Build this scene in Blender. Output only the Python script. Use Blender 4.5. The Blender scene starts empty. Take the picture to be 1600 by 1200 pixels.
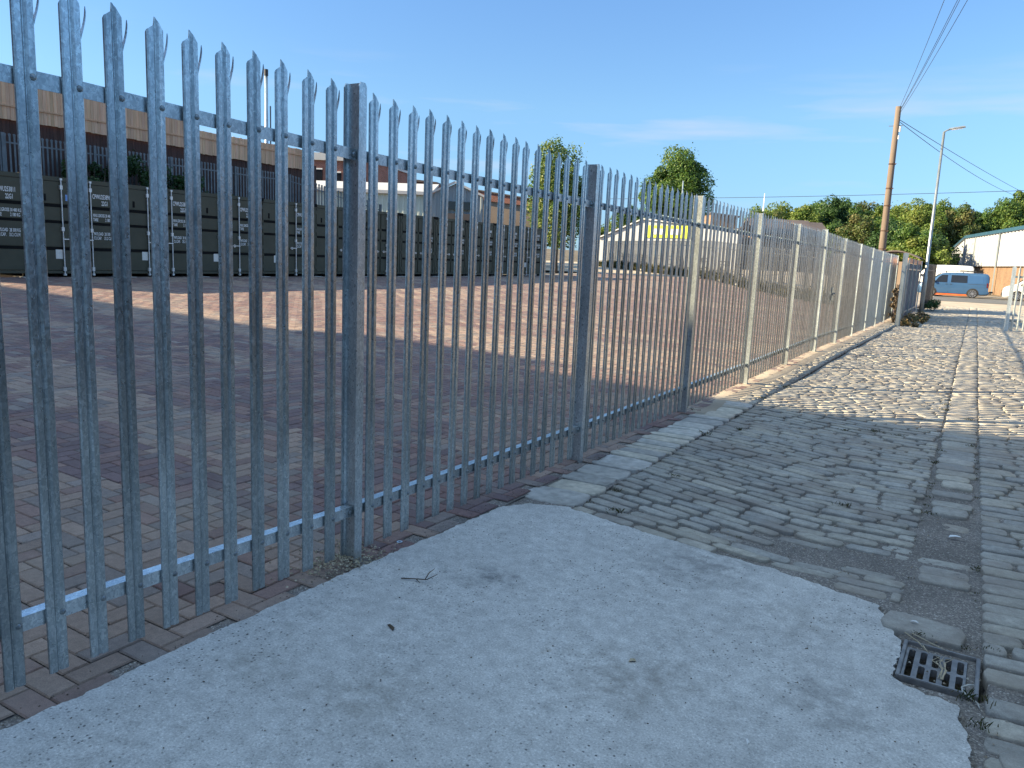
import bpy, bmesh, math, random
import numpy as np
from mathutils import Vector, Matrix
R = math.radians
rng = np.random.default_rng(7)
random.seed(7)
scn = bpy.context.scene
COL = scn.collection

# ------------------------------------------------------------------ materials
MATS = {}
def _mat(name):
    m = bpy.data.materials.new(name); m.use_nodes = True
    nt = m.node_tree; nt.nodes.clear()
    out = nt.nodes.new('ShaderNodeOutputMaterial'); b = nt.nodes.new('ShaderNodeBsdfPrincipled')
    nt.links.new(b.outputs[0], out.inputs[0])
    MATS[name] = m
    return m, nt, b
def N(nt, t, **kw):
    n = nt.nodes.new(t)
    for k, v in kw.items():
        if k.startswith('i_'): n.inputs[k[2:].replace('_', ' ')].default_value = v
        else: setattr(n, k, v)
    return n
def ramp(nt, fac, stops):
    r = nt.nodes.new('ShaderNodeValToRGB'); e = r.color_ramp.elements
    while len(e) < len(stops): e.new(0.5)
    for el, (p, c) in zip(e, stops):
        el.position = p; el.color = (c[0], c[1], c[2], 1) if not isinstance(c, (int, float)) else (c, c, c, 1)
    nt.links.new(fac, r.inputs[0]); return r.outputs[0]
def mix(nt, f, a, b, mode='MIX'):
    m = nt.nodes.new('ShaderNodeMix'); m.data_type = 'RGBA'; m.blend_type = mode
    for i, v in ((0, f), (6, a), (7, b)):
        if hasattr(v, 'links'): nt.links.new(v, m.inputs[i])
        elif isinstance(v, (int, float)): m.inputs[i].default_value = v
        else: m.inputs[i].default_value = (v[0], v[1], v[2], 1)
    return m.outputs[2]
def coords(nt, rand=False, scale=None):
    tc = nt.nodes.new('ShaderNodeTexCoord'); o = tc.outputs['Object']
    if rand:
        oi = nt.nodes.new('ShaderNodeObjectInfo'); ml = N(nt, 'ShaderNodeMath', operation='MULTIPLY'); ml.inputs[1].default_value = 37.0
        nt.links.new(oi.outputs['Random'], ml.inputs[0])
        va = N(nt, 'ShaderNodeVectorMath', operation='ADD')
        nt.links.new(o, va.inputs[0]); nt.links.new(ml.outputs[0], va.inputs[1]); o = va.outputs[0]
    if scale:
        vm = N(nt, 'ShaderNodeVectorMath', operation='MULTIPLY'); vm.inputs[1].default_value = scale
        nt.links.new(o, vm.inputs[0]); o = vm.outputs[0]
    return o
def noise(nt, co, scale, detail=5, rough=.55, dist=0):
    n = N(nt, 'ShaderNodeTexNoise', i_Scale=scale, i_Detail=detail, i_Roughness=rough, i_Distortion=dist)
    nt.links.new(co, n.inputs['Vector']); return n.outputs['Fac']
def bump(nt, b, h, strength=.3, dist=.01, prev=None):
    n = N(nt, 'ShaderNodeBump'); n.inputs['Strength'].default_value = strength; n.inputs['Distance'].default_value = dist
    nt.links.new(h, n.inputs['Height'])
    if prev: nt.links.new(prev, n.inputs['Normal'])
    nt.links.new(n.outputs[0], b.inputs['Normal']); return n.outputs[0]
def nmat(name, c1, c2, scale=3, rough=.8, metal=0, bs=40, bstr=.2, bdist=.005, rand=False, attr=False, stretch=None, detail=6, spec=None, lo=.35, hi=.65):
    m, nt, b = _mat(name)
    co = coords(nt, rand, stretch)
    f = noise(nt, co, scale, detail)
    c = ramp(nt, f, [(lo, c1), (hi, c2)])
    if attr:
        a = N(nt, 'ShaderNodeAttribute', attribute_name='col')
        c = mix(nt, 1.0, c, a.outputs['Color'], 'MULTIPLY')
    nt.links.new(c, b.inputs['Base Color'])
    b.inputs['Roughness'].default_value = rough; b.inputs['Metallic'].default_value = metal
    if spec is not None: b.inputs['Specular IOR Level'].default_value = spec
    if bstr: bump(nt, b, noise(nt, co, bs, 4), bstr, bdist)
    return m

def make_mats():
    # galvanised steel: zinc spangle, slightly varying reflectivity
    for nm, dk in (('galv', .98), ('galv_post', 1.12), ('galv_old', .55)):
        m, nt, b = _mat(nm)
        co = coords(nt, True)
        cs = coords(nt, True, (1, 1, .55))
        v = N(nt, 'ShaderNodeTexVoronoi', i_Scale=150.0, feature='F1'); 
        wn = N(nt, 'ShaderNodeTexNoise', i_Scale=38.0, i_Detail=3.0)
        nt.links.new(co, wn.inputs['Vector'])
        va = N(nt, 'ShaderNodeVectorMath', operation='MULTIPLY_ADD'); nt.links.new(wn.outputs['Color'], va.inputs[0]); va.inputs[1].default_value = (.035, .035, .035)
        nt.links.new(cs, va.inputs[2]); nt.links.new(va.outputs[0], v.inputs['Vector'])
        sep = N(nt, 'ShaderNodeSeparateColor'); nt.links.new(v.outputs['Color'], sep.inputs[0])
        big = noise(nt, coords(nt, True, (1, 1, .35)), 6.5, 5)
        c = ramp(nt, sep.outputs[0], [(0, (.40*dk, .46*dk, .48*dk)), (.55, (.50*dk, .56*dk, .58*dk)), (1, (.64*dk, .70*dk, .71*dk))])
        c = mix(nt, 1.0, c, ramp(nt, big, [(.3, .72), (.7, 1.12)]), 'MULTIPLY')
        oi_ = nt.nodes.new('ShaderNodeObjectInfo')
        c = mix(nt, 1.0, c, ramp(nt, oi_.outputs['Random'], [(0, .80), (.5, .97), (1, 1.08)]), 'MULTIPLY')
        nt.links.new(c, b.inputs['Base Color'])
        b.inputs['Metallic'].default_value = {'galv': .92, 'galv_post': .7, 'galv_old': .6}[nm]
        nt.links.new(ramp(nt, sep.outputs[1], [(0, .27), (1, .42)]), b.inputs['Roughness'])
        bump(nt, b, noise(nt, co, 55, 3), .12, .002)
    # concrete slab
    m, nt, b = _mat('concrete'); co = coords(nt)
    f1 = noise(nt, co, 1.3, 6, .6); f2 = noise(nt, co, 14, 5, .65); f3 = noise(nt, co, 120, 4, .75)
    c = ramp(nt, f1, [(.3, (.48, .475, .46)), (.7, (.595, .59, .57))])
    c = mix(nt, 1, c, ramp(nt, f2, [(.25, .72), (.7, 1.12)]), 'MULTIPLY')
    c = mix(nt, 1, c, ramp(nt, f3, [(.30, .40), (.43, .90), (.57, 1.05), (.70, 1.55)]), 'MULTIPLY')
    # coarse dark pits gathered in worn patches
    pit = N(nt, 'ShaderNodeTexVoronoi', i_Scale=42.0, feature='F1'); nt.links.new(co, pit.inputs['Vector'])
    pm = ramp(nt, pit.outputs['Distance'], [(.16, 1), (.26, 0)])
    ar = ramp(nt, noise(nt, co, 1.7, 4), [(.45, 0.25), (.6, 1)])
    pr = mix(nt, 1, pm, ar, 'MULTIPLY')
    pc = N(nt, 'ShaderNodeSeparateColor'); nt.links.new(pit.outputs['Color'], pc.inputs[0])
    pr = mix(nt, 1, pr, ramp(nt, pc.outputs[0], [(.45, 0), (.5, 1)]), 'MULTIPLY')
    c = mix(nt, pr, c, (.11, .11, .11))
    ws = N(nt, 'ShaderNodeTexVoronoi', i_Scale=70.0, feature='F1'); nt.links.new(co, ws.inputs['Vector'])
    wc = N(nt, 'ShaderNodeSeparateColor'); nt.links.new(ws.outputs['Color'], wc.inputs[0])
    wm = mix(nt, 1, ramp(nt, ws.outputs['Distance'], [(.16, 1), (.24, 0)]), ramp(nt, wc.outputs[1], [(.72, 0), (.76, .8)]), 'MULTIPLY')
    c = mix(nt, wm, c, (.66, .66, .65))
    wn2 = N(nt, 'ShaderNodeTexNoise', i_Scale=5.0, i_Detail=5.0); nt.links.new(co, wn2.inputs['Vector'])
    dv = N(nt, 'ShaderNodeVectorMath', operation='MULTIPLY_ADD'); nt.links.new(wn2.outputs['Color'], dv.inputs[0]); dv.inputs[1].default_value = (.5, .5, 0); nt.links.new(co, dv.inputs[2])
    for (px_, py_, rr_, st_, cc_) in ((-2.0, 3.22, .17, .55, (.14, .145, .15)), (-1.15, 4.12, .42, .6, (.22, .22, .215)), (-1.0, 2.75, .34, .5, (.24, .225, .20)), (-.28, 3.05, .26, .5, (.24, .235, .225)), (-1.75, 2.05, .30, .3, (.25, .235, .20)), (-2.25, 2.0, .2, .3, (.24, .23, .2)), (-.55, 3.75, .22, .25, (.25, .23, .2))):
        sb_ = N(nt, 'ShaderNodeVectorMath', operation='DISTANCE'); nt.links.new(dv.outputs[0], sb_.inputs[0]); sb_.inputs[1].default_value = (px_+.25, py_+.25, 0)
        mm_ = mix(nt, 1, ramp(nt, sb_.outputs['Value'], [(rr_*.25, st_), (rr_, 0)]), ramp(nt, f2, [(.35, 1.3), (.6, .35)]), 'MULTIPLY')
        c = mix(nt, mm_, c, cc_)
    st = ramp(nt, noise(nt, coords(nt, False, (1, 1, 1)), 3.1, 7, .7), [(.66, 0), (.72, 1)])
    c = mix(nt, mix(nt, 1, st, (.45, .45, .45), 'MULTIPLY'), c, (.24, .19, .12))
    nt.links.new(c, b.inputs['Base Color']); b.inputs['Roughness'].default_value = .88
    n1 = bump(nt, b, f3, .5, .003); n2 = bump(nt, b, f2, .35, .006, n1); bump(nt, b, pr, -.6, .004, n2)
    # setts (sandstone) with per-sett colour
    m, nt, b = _mat('sett'); co = coords(nt)
    a = N(nt, 'ShaderNodeAttribute', attribute_name='col')
    f1 = noise(nt, co, 22, 6, .65); f2 = noise(nt, co, 3, 4); f3 = noise(nt, co, 190, 3)
    c = mix(nt, 1, a.outputs['Color'], ramp(nt, f1, [(.28, .70), (.72, 1.22)]), 'MULTIPLY')
    c = mix(nt, 1, c, ramp(nt, f2, [(.3, .85), (.7, 1.12)]), 'MULTIPLY')
    c = mix(nt, 1, c, ramp(nt, f3, [(.3, .8), (.7, 1.15)]), 'MULTIPLY')
    du = noise(nt, co, 1.6, 7, .68)
    c = mix(nt, ramp(nt, du, [(.46, 0), (.66, .75)]), c, (.25, .215, .185))
    c = mix(nt, ramp(nt, noise(nt, coords(nt, False, (1.3, 1, 1)), .8, 6, .6), [(.56, 0), (.72, .55)]), c, (.40, .36, .29))
    nt.links.new(c, b.inputs['Base Color']); b.inputs['Roughness'].default_value = .78
    n1 = bump(nt, b, f3, .4, .002); bump(nt, b, f1, .55, .007, n1)
    # block pavers
    m, nt, b = _mat('paver'); co = coords(nt)
    a = N(nt, 'ShaderNodeAttribute', attribute_name='col')
    f1 = noise(nt, co, 30, 5, .65); f3 = noise(nt, co, 230, 3)
    c = mix(nt, 1, a.outputs['Color'], ramp(nt, f1, [(.28, .78), (.72, 1.16)]), 'MULTIPLY')
    c = mix(nt, 1, c, ramp(nt, f3, [(.3, .72), (.7, 1.2)]), 'MULTIPLY')
    dirt = ramp(nt, noise(nt, co, 1.1, 6, .65), [(.48, 0), (.72, 1)])
    c = mix(nt, mix(nt, 1, dirt, (.5, .5, .5), 'MULTIPLY'), c, (.285, .245, .20))
    nt.links.new(c, b.inputs['Base Color']); b.inputs['Roughness'].default_value = .85
    bump(nt, b, f3, .4, .002)
    # lane dirt / joint grit
    m, nt, b = _mat('grit'); co = coords(nt)
    v = N(nt, 'ShaderNodeTexVoronoi', i_Scale=150.0); nt.links.new(co, v.inputs['Vector'])
    sp = N(nt, 'ShaderNodeSeparateColor'); nt.links.new(v.outputs['Color'], sp.inputs[0])
    c = ramp(nt, sp.outputs[0], [(0, (.13, .12, .11)), (.7, (.23, .205, .185)), (.93, (.33, .30, .27)), (1, (.5, .48, .44))])
    c = mix(nt, 1, c, ramp(nt, noise(nt, co, 2.2, 5), [(.3, .72), (.7, 1.15)]), 'MULTIPLY')
    c = mix(nt, ramp(nt, noise(nt, co, .9, 5), [(.60, 0), (.72, .75)]), c, (.12, .10, .092))
    nt.links.new(c, b.inputs['Base Color']); b.inputs['Roughness'].default_value = .95
    bump(nt, b, v.outputs['Distance'], .6, .006)
    nmat('asphalt', (.10, .10, .10), (.15, .148, .142), 1.2, .9, bs=180, bstr=.5, bdist=.004)
    nmat('sandy', (.34, .285, .22), (.46, .395, .31), .9, .95, bs=60, bstr=.5, bdist=.01)
    nmat('earth', (.10, .085, .06), (.18, .15, .11), .6, .95, bs=20, bstr=.5, bdist=.05)
    nmat('farland', (.07, .09, .035), (.15, .14, .07), .05, .95, bstr=0)
    nmat('kerbstone', (.40, .39, .355), (.60, .58, .53), 14, .85, bs=45, bstr=.7, bdist=.008, attr=True)
    nmat('cont_green', (.062, .062, .043), (.078, .077, .053), 2, .55, bs=60, bstr=.08, spec=.25)
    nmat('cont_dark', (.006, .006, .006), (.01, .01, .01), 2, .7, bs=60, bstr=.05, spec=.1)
    nmat('rod', (.5, .5, .5), (.72, .72, .7), 20, .4, .4, bstr=0)
    nmat('white_paint', (.74, .74, .73), (.82, .82, .8), 2, .4, bstr=0)
    nmat('lettering', (.78, .78, .76), (.84, .84, .82), 30, .5, bstr=0)
    nmat('paper', (.62, .6, .54), (.78, .76, .7), 40, .7, bstr=0)
    nmat('blue_sticker', (.10, .25, .55), (.2, .35, .65), 60, .5, bstr=0)
    nmat('orange_paint', (.50, .10, .03), (.6, .14, .04), 3, .4, bstr=0)
    nmat('rubber', (.012, .012, .012), (.022, .022, .022), 10, .8, bstr=0)
    nmat('black_plastic', (.018, .018, .02), (.03, .03, .032), 10, .5, bstr=0)
    nmat('dark_glass', (.012, .014, .018), (.02, .024, .03), .5, .06, bstr=0)
    nmat('rim', (.35, .35, .36), (.5, .5, .52), 10, .3, .8, bstr=0)
    nmat('red_lens', (.06, .006, .006), (.10, .01, .01), 10, .2, bstr=0)
    nmat('lamp_lens', (.6, .6, .62), (.75, .75, .78), 10, .15, bstr=0)
    nmat('cast_iron', (.19, .185, .185), (.30, .285, .27), 18, .55, .5, bs=120, bstr=.4, bdist=.002)
    nmat('hole', (.006, .006, .006), (.012, .011, .01), 10, .95, bstr=0)
    nmat('straw', (.36, .30, .20), (.52, .45, .32), 20, .8, bstr=0)
    nmat('rope', (.40, .40, .38), (.55, .54, .5), 60, .8, bstr=0)
    nmat('twig', (.06, .045, .03), (.11, .08, .055), 20, .9, bstr=0)
    nmat('dark_sheet', (.055, .075, .105), (.08, .10, .135), 2, .6, 0, bs=30, bstr=.1)
    nmat('rust', (.05, .03, .022), (.09, .05, .035), 8, .85, bs=60, bstr=.3)
    nmat('cable', (.02, .02, .022), (.03, .03, .032), 5, .6, bstr=0)
    nmat('white_clad', (.33, .35, .38), (.38, .40, .43), .6, .45, bstr=0)
    nmat('teal_trim', (.030, .085, .135), (.04, .105, .165), 1, .4, bstr=0)
    nmat('green_clad', (.44, .50, .44), (.54, .59, .52), .6, .5, bstr=0)
    nmat('grey_clad', (.22, .26, .28), (.28, .32, .34), .6, .5, bstr=0)
    nmat('roof_white', (.42, .43, .43), (.52, .52, .52), .4, .5, bstr=0)
    nmat('slate', (.085, .07, .068), (.13, .105, .10), .8, .7, bs=6, bstr=.3, bdist=.03)
    nmat('brown_wall', (.24, .18, .135), (.30, .23, .17), .5, .85, bstr=0)
    nmat('render_white', (.68, .68, .66), (.78, .78, .76), .5, .8, bstr=0)
    nmat('sign_yellow', (.62, .72, .02), (.70, .80, .03), .5, .5, bstr=0)
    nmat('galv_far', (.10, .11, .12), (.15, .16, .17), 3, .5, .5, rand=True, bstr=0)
    nmat('fascia', (.08, .065, .06), (.12, .10, .09), 1, .7, bstr=0)
    # brick
    for nm, sc, c1, c2, mo in (('brick_orange', 4.2, (.20, .112, .06), (.26, .15, .08), (.22, .20, .17)),
                               ('brick_red', 4.2, (.22, .065, .04), (.32, .11, .07), (.28, .25, .22))):
        m, nt, b = _mat(nm)
        tc = nt.nodes.new('ShaderNodeTexCoord')
        sx = N(nt, 'ShaderNodeSeparateXYZ'); nt.links.new(tc.outputs['Object'], sx.inputs[0])
        ad = N(nt, 'ShaderNodeMath', operation='ADD'); nt.links.new(sx.outputs[0], ad.inputs[0]); nt.links.new(sx.outputs[1], ad.inputs[1])
        cb = N(nt, 'ShaderNodeCombineXYZ'); nt.links.new(ad.outputs[0], cb.inputs[0]); nt.links.new(sx.outputs[2], cb.inputs[1])
        br = N(nt, 'ShaderNodeTexBrick', i_Scale=sc); br.inputs['Color1'].default_value = (*c1, 1); br.inputs['Color2'].default_value = (*c2, 1)
        br.inputs['Mortar'].default_value = (*mo, 1); br.inputs['Mortar Size'].default_value = .03; br.inputs['Brick Width'].default_value = .95; br.inputs['Row Height'].default_value = .32
        nt.links.new(cb.outputs[0], br.inputs['Vector'])
        c = mix(nt, 1, br.outputs['Color'], ramp(nt, noise(nt, tc.outputs['Object'], .9, 5), [(.3, .8), (.7, 1.15)]), 'MULTIPLY')
        nt.links.new(c, b.inputs['Base Color']); b.inputs['Roughness'].default_value = .9
    # timber boards
    for nm, c1, c2 in (('timber_pale', (.56, .33, .20), (.78, .51, .34)), ('timber_dark', (.045, .022, .018), (.085, .042, .032)), ('pole_wood', (.125, .095, .075), (.20, .155, .12))):
        m, nt, b = _mat(nm)
        co = coords(nt, False, (7, 7, .5)); f = noise(nt, co, 2.2, 6, .7)
        c = ramp(nt, f, [(.3, c1), (.7, c2)])
        kn = ramp(nt, noise(nt, coords(nt, False, (1, 1, .6)), 9, 2), [(.70, 0), (.74, .7)])
        c = mix(nt, kn, c, tuple(x*.35 for x in c1))
        a = N(nt, 'ShaderNodeAttribute', attribute_name='col')
        if nm != 'pole_wood': c = mix(nt, 1, c, a.outputs['Color'], 'MULTIPLY')
        nt.links.new(c, b.inputs['Base Color']); b.inputs['Roughness'].default_value = .85
        bump(nt, b, f, .3, .01)
    # bark
    nmat('bark', (.07, .055, .04), (.14, .11, .08), 5, .95, stretch=(3, 3, .6), bs=8, bstr=.6, bdist=.03)
    # leaves: colour attribute + slight translucency
    for nm, tint in (('leaf', (1, 1, 1)),):
        m = bpy.data.materials.new(nm); m.use_nodes = True; nt = m.node_tree; nt.nodes.clear(); MATS[nm] = m
        out = nt.nodes.new('ShaderNodeOutputMaterial')
        a = N(nt, 'ShaderNodeAttribute', attribute_name='col')
        d = nt.nodes.new('ShaderNodeBsdfPrincipled'); d.inputs['Roughness'].default_value = .55; d.inputs['Specular IOR Level'].default_value = .3
        t = nt.nodes.new('ShaderNodeBsdfTranslucent'); mx = nt.nodes.new('ShaderNodeMixShader'); mx.inputs[0].default_value = .3
        nt.links.new(a.outputs['Color'], d.inputs['Base Color'])
        nt.links.new(mix(nt, 1, a.outputs['Color'], (1.3, 1.35, .8), 'MULTIPLY'), t.inputs[0])
        nt.links.new(d.outputs[0], mx.inputs[1]); nt.links.new(t.outputs[0], mx.inputs[2]); nt.links.new(mx.outputs[0], out.inputs[0])
    # vehicle paints
    for nm, c, fl in (('van_blue', (.050, .125, .25), 0), ('van_white', (.72, .72, .71), 0)):
        m, nt, b = _mat(nm); b.inputs['Base Color'].default_value = (*c, 1); b.inputs['Roughness'].default_value = .32
        b.inputs['Metallic'].default_value = .35 if nm == 'van_blue' else 0
        b.inputs['Coat Weight'].default_value = .6; b.inputs['Coat Roughness'].default_value = .08
        f = noise(nt, coords(nt), 2.5, 4)
        nt.links.new(ramp(nt, f, [(.3, tuple(x*.9 for x in c)), (.7, c)]), b.inputs['Base Color'])
make_mats()

# ------------------------------------------------------------------ mesh helpers
def link(o, parent=None):
    COL.objects.link(o)
    if parent is not None: o.parent = parent
    return o
def tag(o, label=None, cat=None, group=None, kind=None):
    if label: o['label'] = label
    if cat: o['category'] = cat
    if group: o['group'] = group
    if kind: o['kind'] = kind
    return o
def empty(name, loc=(0, 0, 0), rz=0.0):
    o = bpy.data.objects.new(name, None); o.location = loc; o.rotation_euler = (0, 0, rz); o.empty_display_size = .2
    COL.objects.link(o); return o
def bulk(name, V, Fs, mat, parent=None, col=None, smooth=False):
    """V (n,3); Fs list of (m,k) index arrays"""
    me = bpy.data.meshes.new(name)
    V = np.asarray(V, dtype=np.float32)
    Fs = [np.asarray(f, dtype=np.int32) for f in Fs if len(f)]
    loops = np.concatenate([f.ravel() for f in Fs]); tot = np.concatenate([np.full(len(f), f.shape[1], dtype=np.int32) for f in Fs])
    st = np.concatenate([[0], np.cumsum(tot)[:-1]]).astype(np.int32)
    me.vertices.add(len(V)); me.vertices.foreach_set('co', V.ravel())
    me.loops.add(len(loops)); me.loops.foreach_set('vertex_index', loops)
    me.polygons.add(len(tot)); me.polygons.foreach_set('loop_start', st); me.polygons.foreach_set('loop_total', tot)
    me.polygons.foreach_set('use_smooth', np.full(len(tot), smooth))
    if col is not None:
        a = me.attributes.new('col', 'FLOAT_COLOR', 'POINT')
        c = np.ones((len(V), 4), dtype=np.float32); c[:, :3] = col; a.data.foreach_set('color', c.ravel())
    me.update(calc_edges=True); me.validate()
    me.materials.append(MATS[mat])
    return link(bpy.data.objects.new(name, me), parent)
class MB:
    def __init__(s): s.v = []; s.f = []; s.c = []; s.cur = (1, 1, 1)
    def add(s, vs, fs):
        n = len(s.v); s.v += [tuple(v) for v in vs]; s.f += [tuple(i+n for i in f) for f in fs]; s.c += [s.cur]*len(vs)
    def box(s, x0, x1, y0, y1, z0, z1):
        s.add([(x0,y0,z0),(x1,y0,z0),(x1,y1,z0),(x0,y1,z0),(x0,y0,z1),(x1,y0,z1),(x1,y1,z1),(x0,y1,z1)],
              [(3,2,1,0),(4,5,6,7),(0,1,5,4),(1,2,6,5),(2,3,7,6),(3,0,4,7)])
    def obox(s, c, ax, ay, az, hx, hy, hz):
        c = Vector(c); ax = Vector(ax).normalized(); ay = Vector(ay).normalized(); az = Vector(az).normalized()
        P = [c+ax*(sx*hx)+ay*(sy*hy)+az*(sz*hz) for sz in (-1, 1) for sx, sy in ((-1,-1),(1,-1),(1,1),(-1,1))]
        s.add(P, [(3,2,1,0),(4,5,6,7),(0,1,5,4),(1,2,6,5),(2,3,7,6),(3,0,4,7)])
    def bar(s, a, b, w, h=None, up=(0, 0, 1)):
        a = Vector(a); b = Vector(b); d = (b-a); L = d.length; d.normalize(); u = Vector(up)
        sd = d.cross(u)
        if sd.length < 1e-4: sd = d.cross(Vector((1, 0, 0)))
        sd.normalize(); u = sd.cross(d)
        s.obox((a+b)/2, d, sd, u, L/2, w/2, (h or w)/2)
    def tube(s, pts, r, n=8, cap=True):
        pts = [Vector(p) for p in pts]; rs = r if isinstance(r, (list, tuple)) else [r]*len(pts)
        base = len(s.v); ref = Vector((0, 0, 1))
        if abs((pts[-1]-pts[0]).normalized().z) > .9: ref = Vector((1, 0, 0))
        vs = []
        for i, p in enumerate(pts):
            d = (pts[min(i+1, len(pts)-1)]-pts[max(i-1, 0)]).normalized()
            a = d.cross(ref).normalized(); b = a.cross(d)
            for k in range(n):
                t = 2*math.pi*k/n; vs.append(p+a*(math.cos(t)*rs[i])+b*(math.sin(t)*rs[i]))
        fs = [(i*n+k, i*n+(k+1) % n, (i+1)*n+(k+1) % n, (i+1)*n+k) for i in range(len(pts)-1) for k in range(n)]
        if cap: fs += [tuple(range(n))[::-1], tuple((len(pts)-1)*n+k for k in range(n))]
        s.add(vs, fs)
    def cyl(s, c, ax, r, h, n=16, r2=None):
        ax = Vector(ax).normalized(); s.tube([Vector(c)-ax*h/2, Vector(c)+ax*h/2], [r, r if r2 is None else r2], n)
    def poly(s, pts, h):
        """vertical prism: pts [(x,y)], z list per point low/high (h=(z0,[z1...]))"""
        n = len(pts); z0, z1 = h
        if isinstance(z1, (int, float)): z1 = [z1]*n
        vs = [(p[0], p[1], z0) for p in pts]+[(p[0], p[1], z) for p, z in zip(pts, z1)]
        s.add(vs, [tuple(range(n))[::-1], tuple(range(n, 2*n))]+[(i, (i+1) % n, n+(i+1) % n, n+i) for i in range(n)])
    def build(s, name, mat, parent=None, smooth=False, bevel=0, attr=False):
        me = bpy.data.meshes.new(name); me.from_pydata(s.v, [], s.f)
        bm = bmesh.new(); bm.from_mesh(me); bmesh.ops.recalc_face_normals(bm, faces=bm.faces)
        if bevel and not attr:
            bmesh.ops.bevel(bm, geom=bm.edges[:], offset=bevel, segments=2, affect='EDGES', clamp_overlap=True)
        bm.to_mesh(me); bm.free()
        if attr:
            a = me.attributes.new('col', 'FLOAT_COLOR', 'POINT')
            for i, c in enumerate(s.c): a.data[i].color = (c[0], c[1], c[2], 1)
        if smooth:
            for p in me.polygons: p.use_smooth = True
        me.materials.append(MATS[mat])
        return link(bpy.data.objects.new(name, me), parent)

# value noise in numpy
_tab = np.random.default_rng(3).random((64, 64))
def vnoise(x, y):
    xi = np.floor(x).astype(int); yi = np.floor(y).astype(int); fx = x-xi; fy = y-yi
    fx = fx*fx*(3-2*fx); fy = fy*fy*(3-2*fy); g = lambda i, j: _tab[i % 64, j % 64]
    return (g(xi, yi)*(1-fx)+g(xi+1, yi)*fx)*(1-fy)+(g(xi, yi+1)*(1-fx)+g(xi+1, yi+1)*fx)*fy
def fbm(x, y, o=4):
    s = 0; a = .5
    for k in range(o): s = s+a*vnoise(x*2**k+17.3*k, y*2**k+5.1*k); a *= .5
    return s

# ------------------------------------------------------------------ terrain heights
FY = [-50, 0, 3.05, 5.8, 8.5, 11.3, 14, 16.8, 19.5, 22.3, 25, 27.8, 30.5, 41, 50, 57, 400]
FZ = [.02, .01, 0, -.03, -.037, -.04, -.034, -.032, -.06, -.09, -.11, -.135, -.15, -.16, -.165, -.17, -.17]
def gz(x, y):
    x = np.asarray(x, float); y = np.asarray(y, float)
    b = np.interp(y, FY, FZ)
    s = np.clip((y-20)/20, 0, 1); t = np.clip((-2.95-x)/(17.5-6*s), 0, 1)
    return b*(1-t)+t*(.55+.014*np.clip(y-38, 0, 60))
def lz(x, y):      # the lane: 5 cm below the kerb, worn into waves
    x = np.asarray(x, float); y = np.asarray(y, float)
    w = np.clip((x+2.2)/.5, 0, 1)
    n = (fbm(x*.55+3, y*.55+9, 2)-.37)*.075*w*np.clip((50-y)/10, 0, 1)
    dip = -.035*np.exp(-((x+1.15)**2/.5+(y-8.9)**2/.35))-.03*np.exp(-((x+.55)**2/.35+(y-4.9)**2/.25))
    ridge = .035*np.exp(-((x+1.5)**2/1.2+(y-10.2)**2/.5))+.012*np.sin(y*1.9+x*.8)*np.clip((y-8)/3, 0, 1)
    return gz(x, y)-(.010+.022*np.clip((y-7)/7, 0, 1))*np.clip((51-y)/6, 0, 1)+n+dip+ridge
def gzf(x, y): return float(gz(x, y))
def lzf(x, y): return float(lz(x, y))

def grid_mesh(name, xs, ys, hf, mat, kind='structure', smooth=True):
    X, Y = np.meshgrid(xs, ys); Z = hf(X, Y)
    V = np.stack([X.ravel(), Y.ravel(), Z.ravel()], 1); nx = len(xs); ny = len(ys)
    i = np.arange(nx-1)[None, :]+np.arange(ny-1)[:, None]*nx; i = i.ravel()
    F = np.stack([i, i+1, i+nx+1, i+nx], 1)
    o = bulk(name, V, [F], mat, smooth=smooth); tag(o, kind=kind); return o

# big ground reaching the horizon, sunk below everything that lies on it
xs = np.unique(np.concatenate([np.linspace(-600, -60, 12), np.linspace(-60, 20, 81), np.linspace(20, 600, 14)]))
ys = np.unique(np.concatenate([np.linspace(-200, -20, 8), np.linspace(-20, 100, 81), np.linspace(100, 900, 20)]))
def ground_h(x, y):
    hill = np.clip((y-108)/60, 0, 1); hill = hill*hill*(3-2*hill)*6.0*np.clip((x+60)/40, 0, 1)
    hill2 = np.clip((-x-42)/25, 0, 1)*2.2
    return gz(x, y)-.13+hill+hill2
grid_mesh('ground', xs, ys, ground_h, 'earth')

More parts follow.
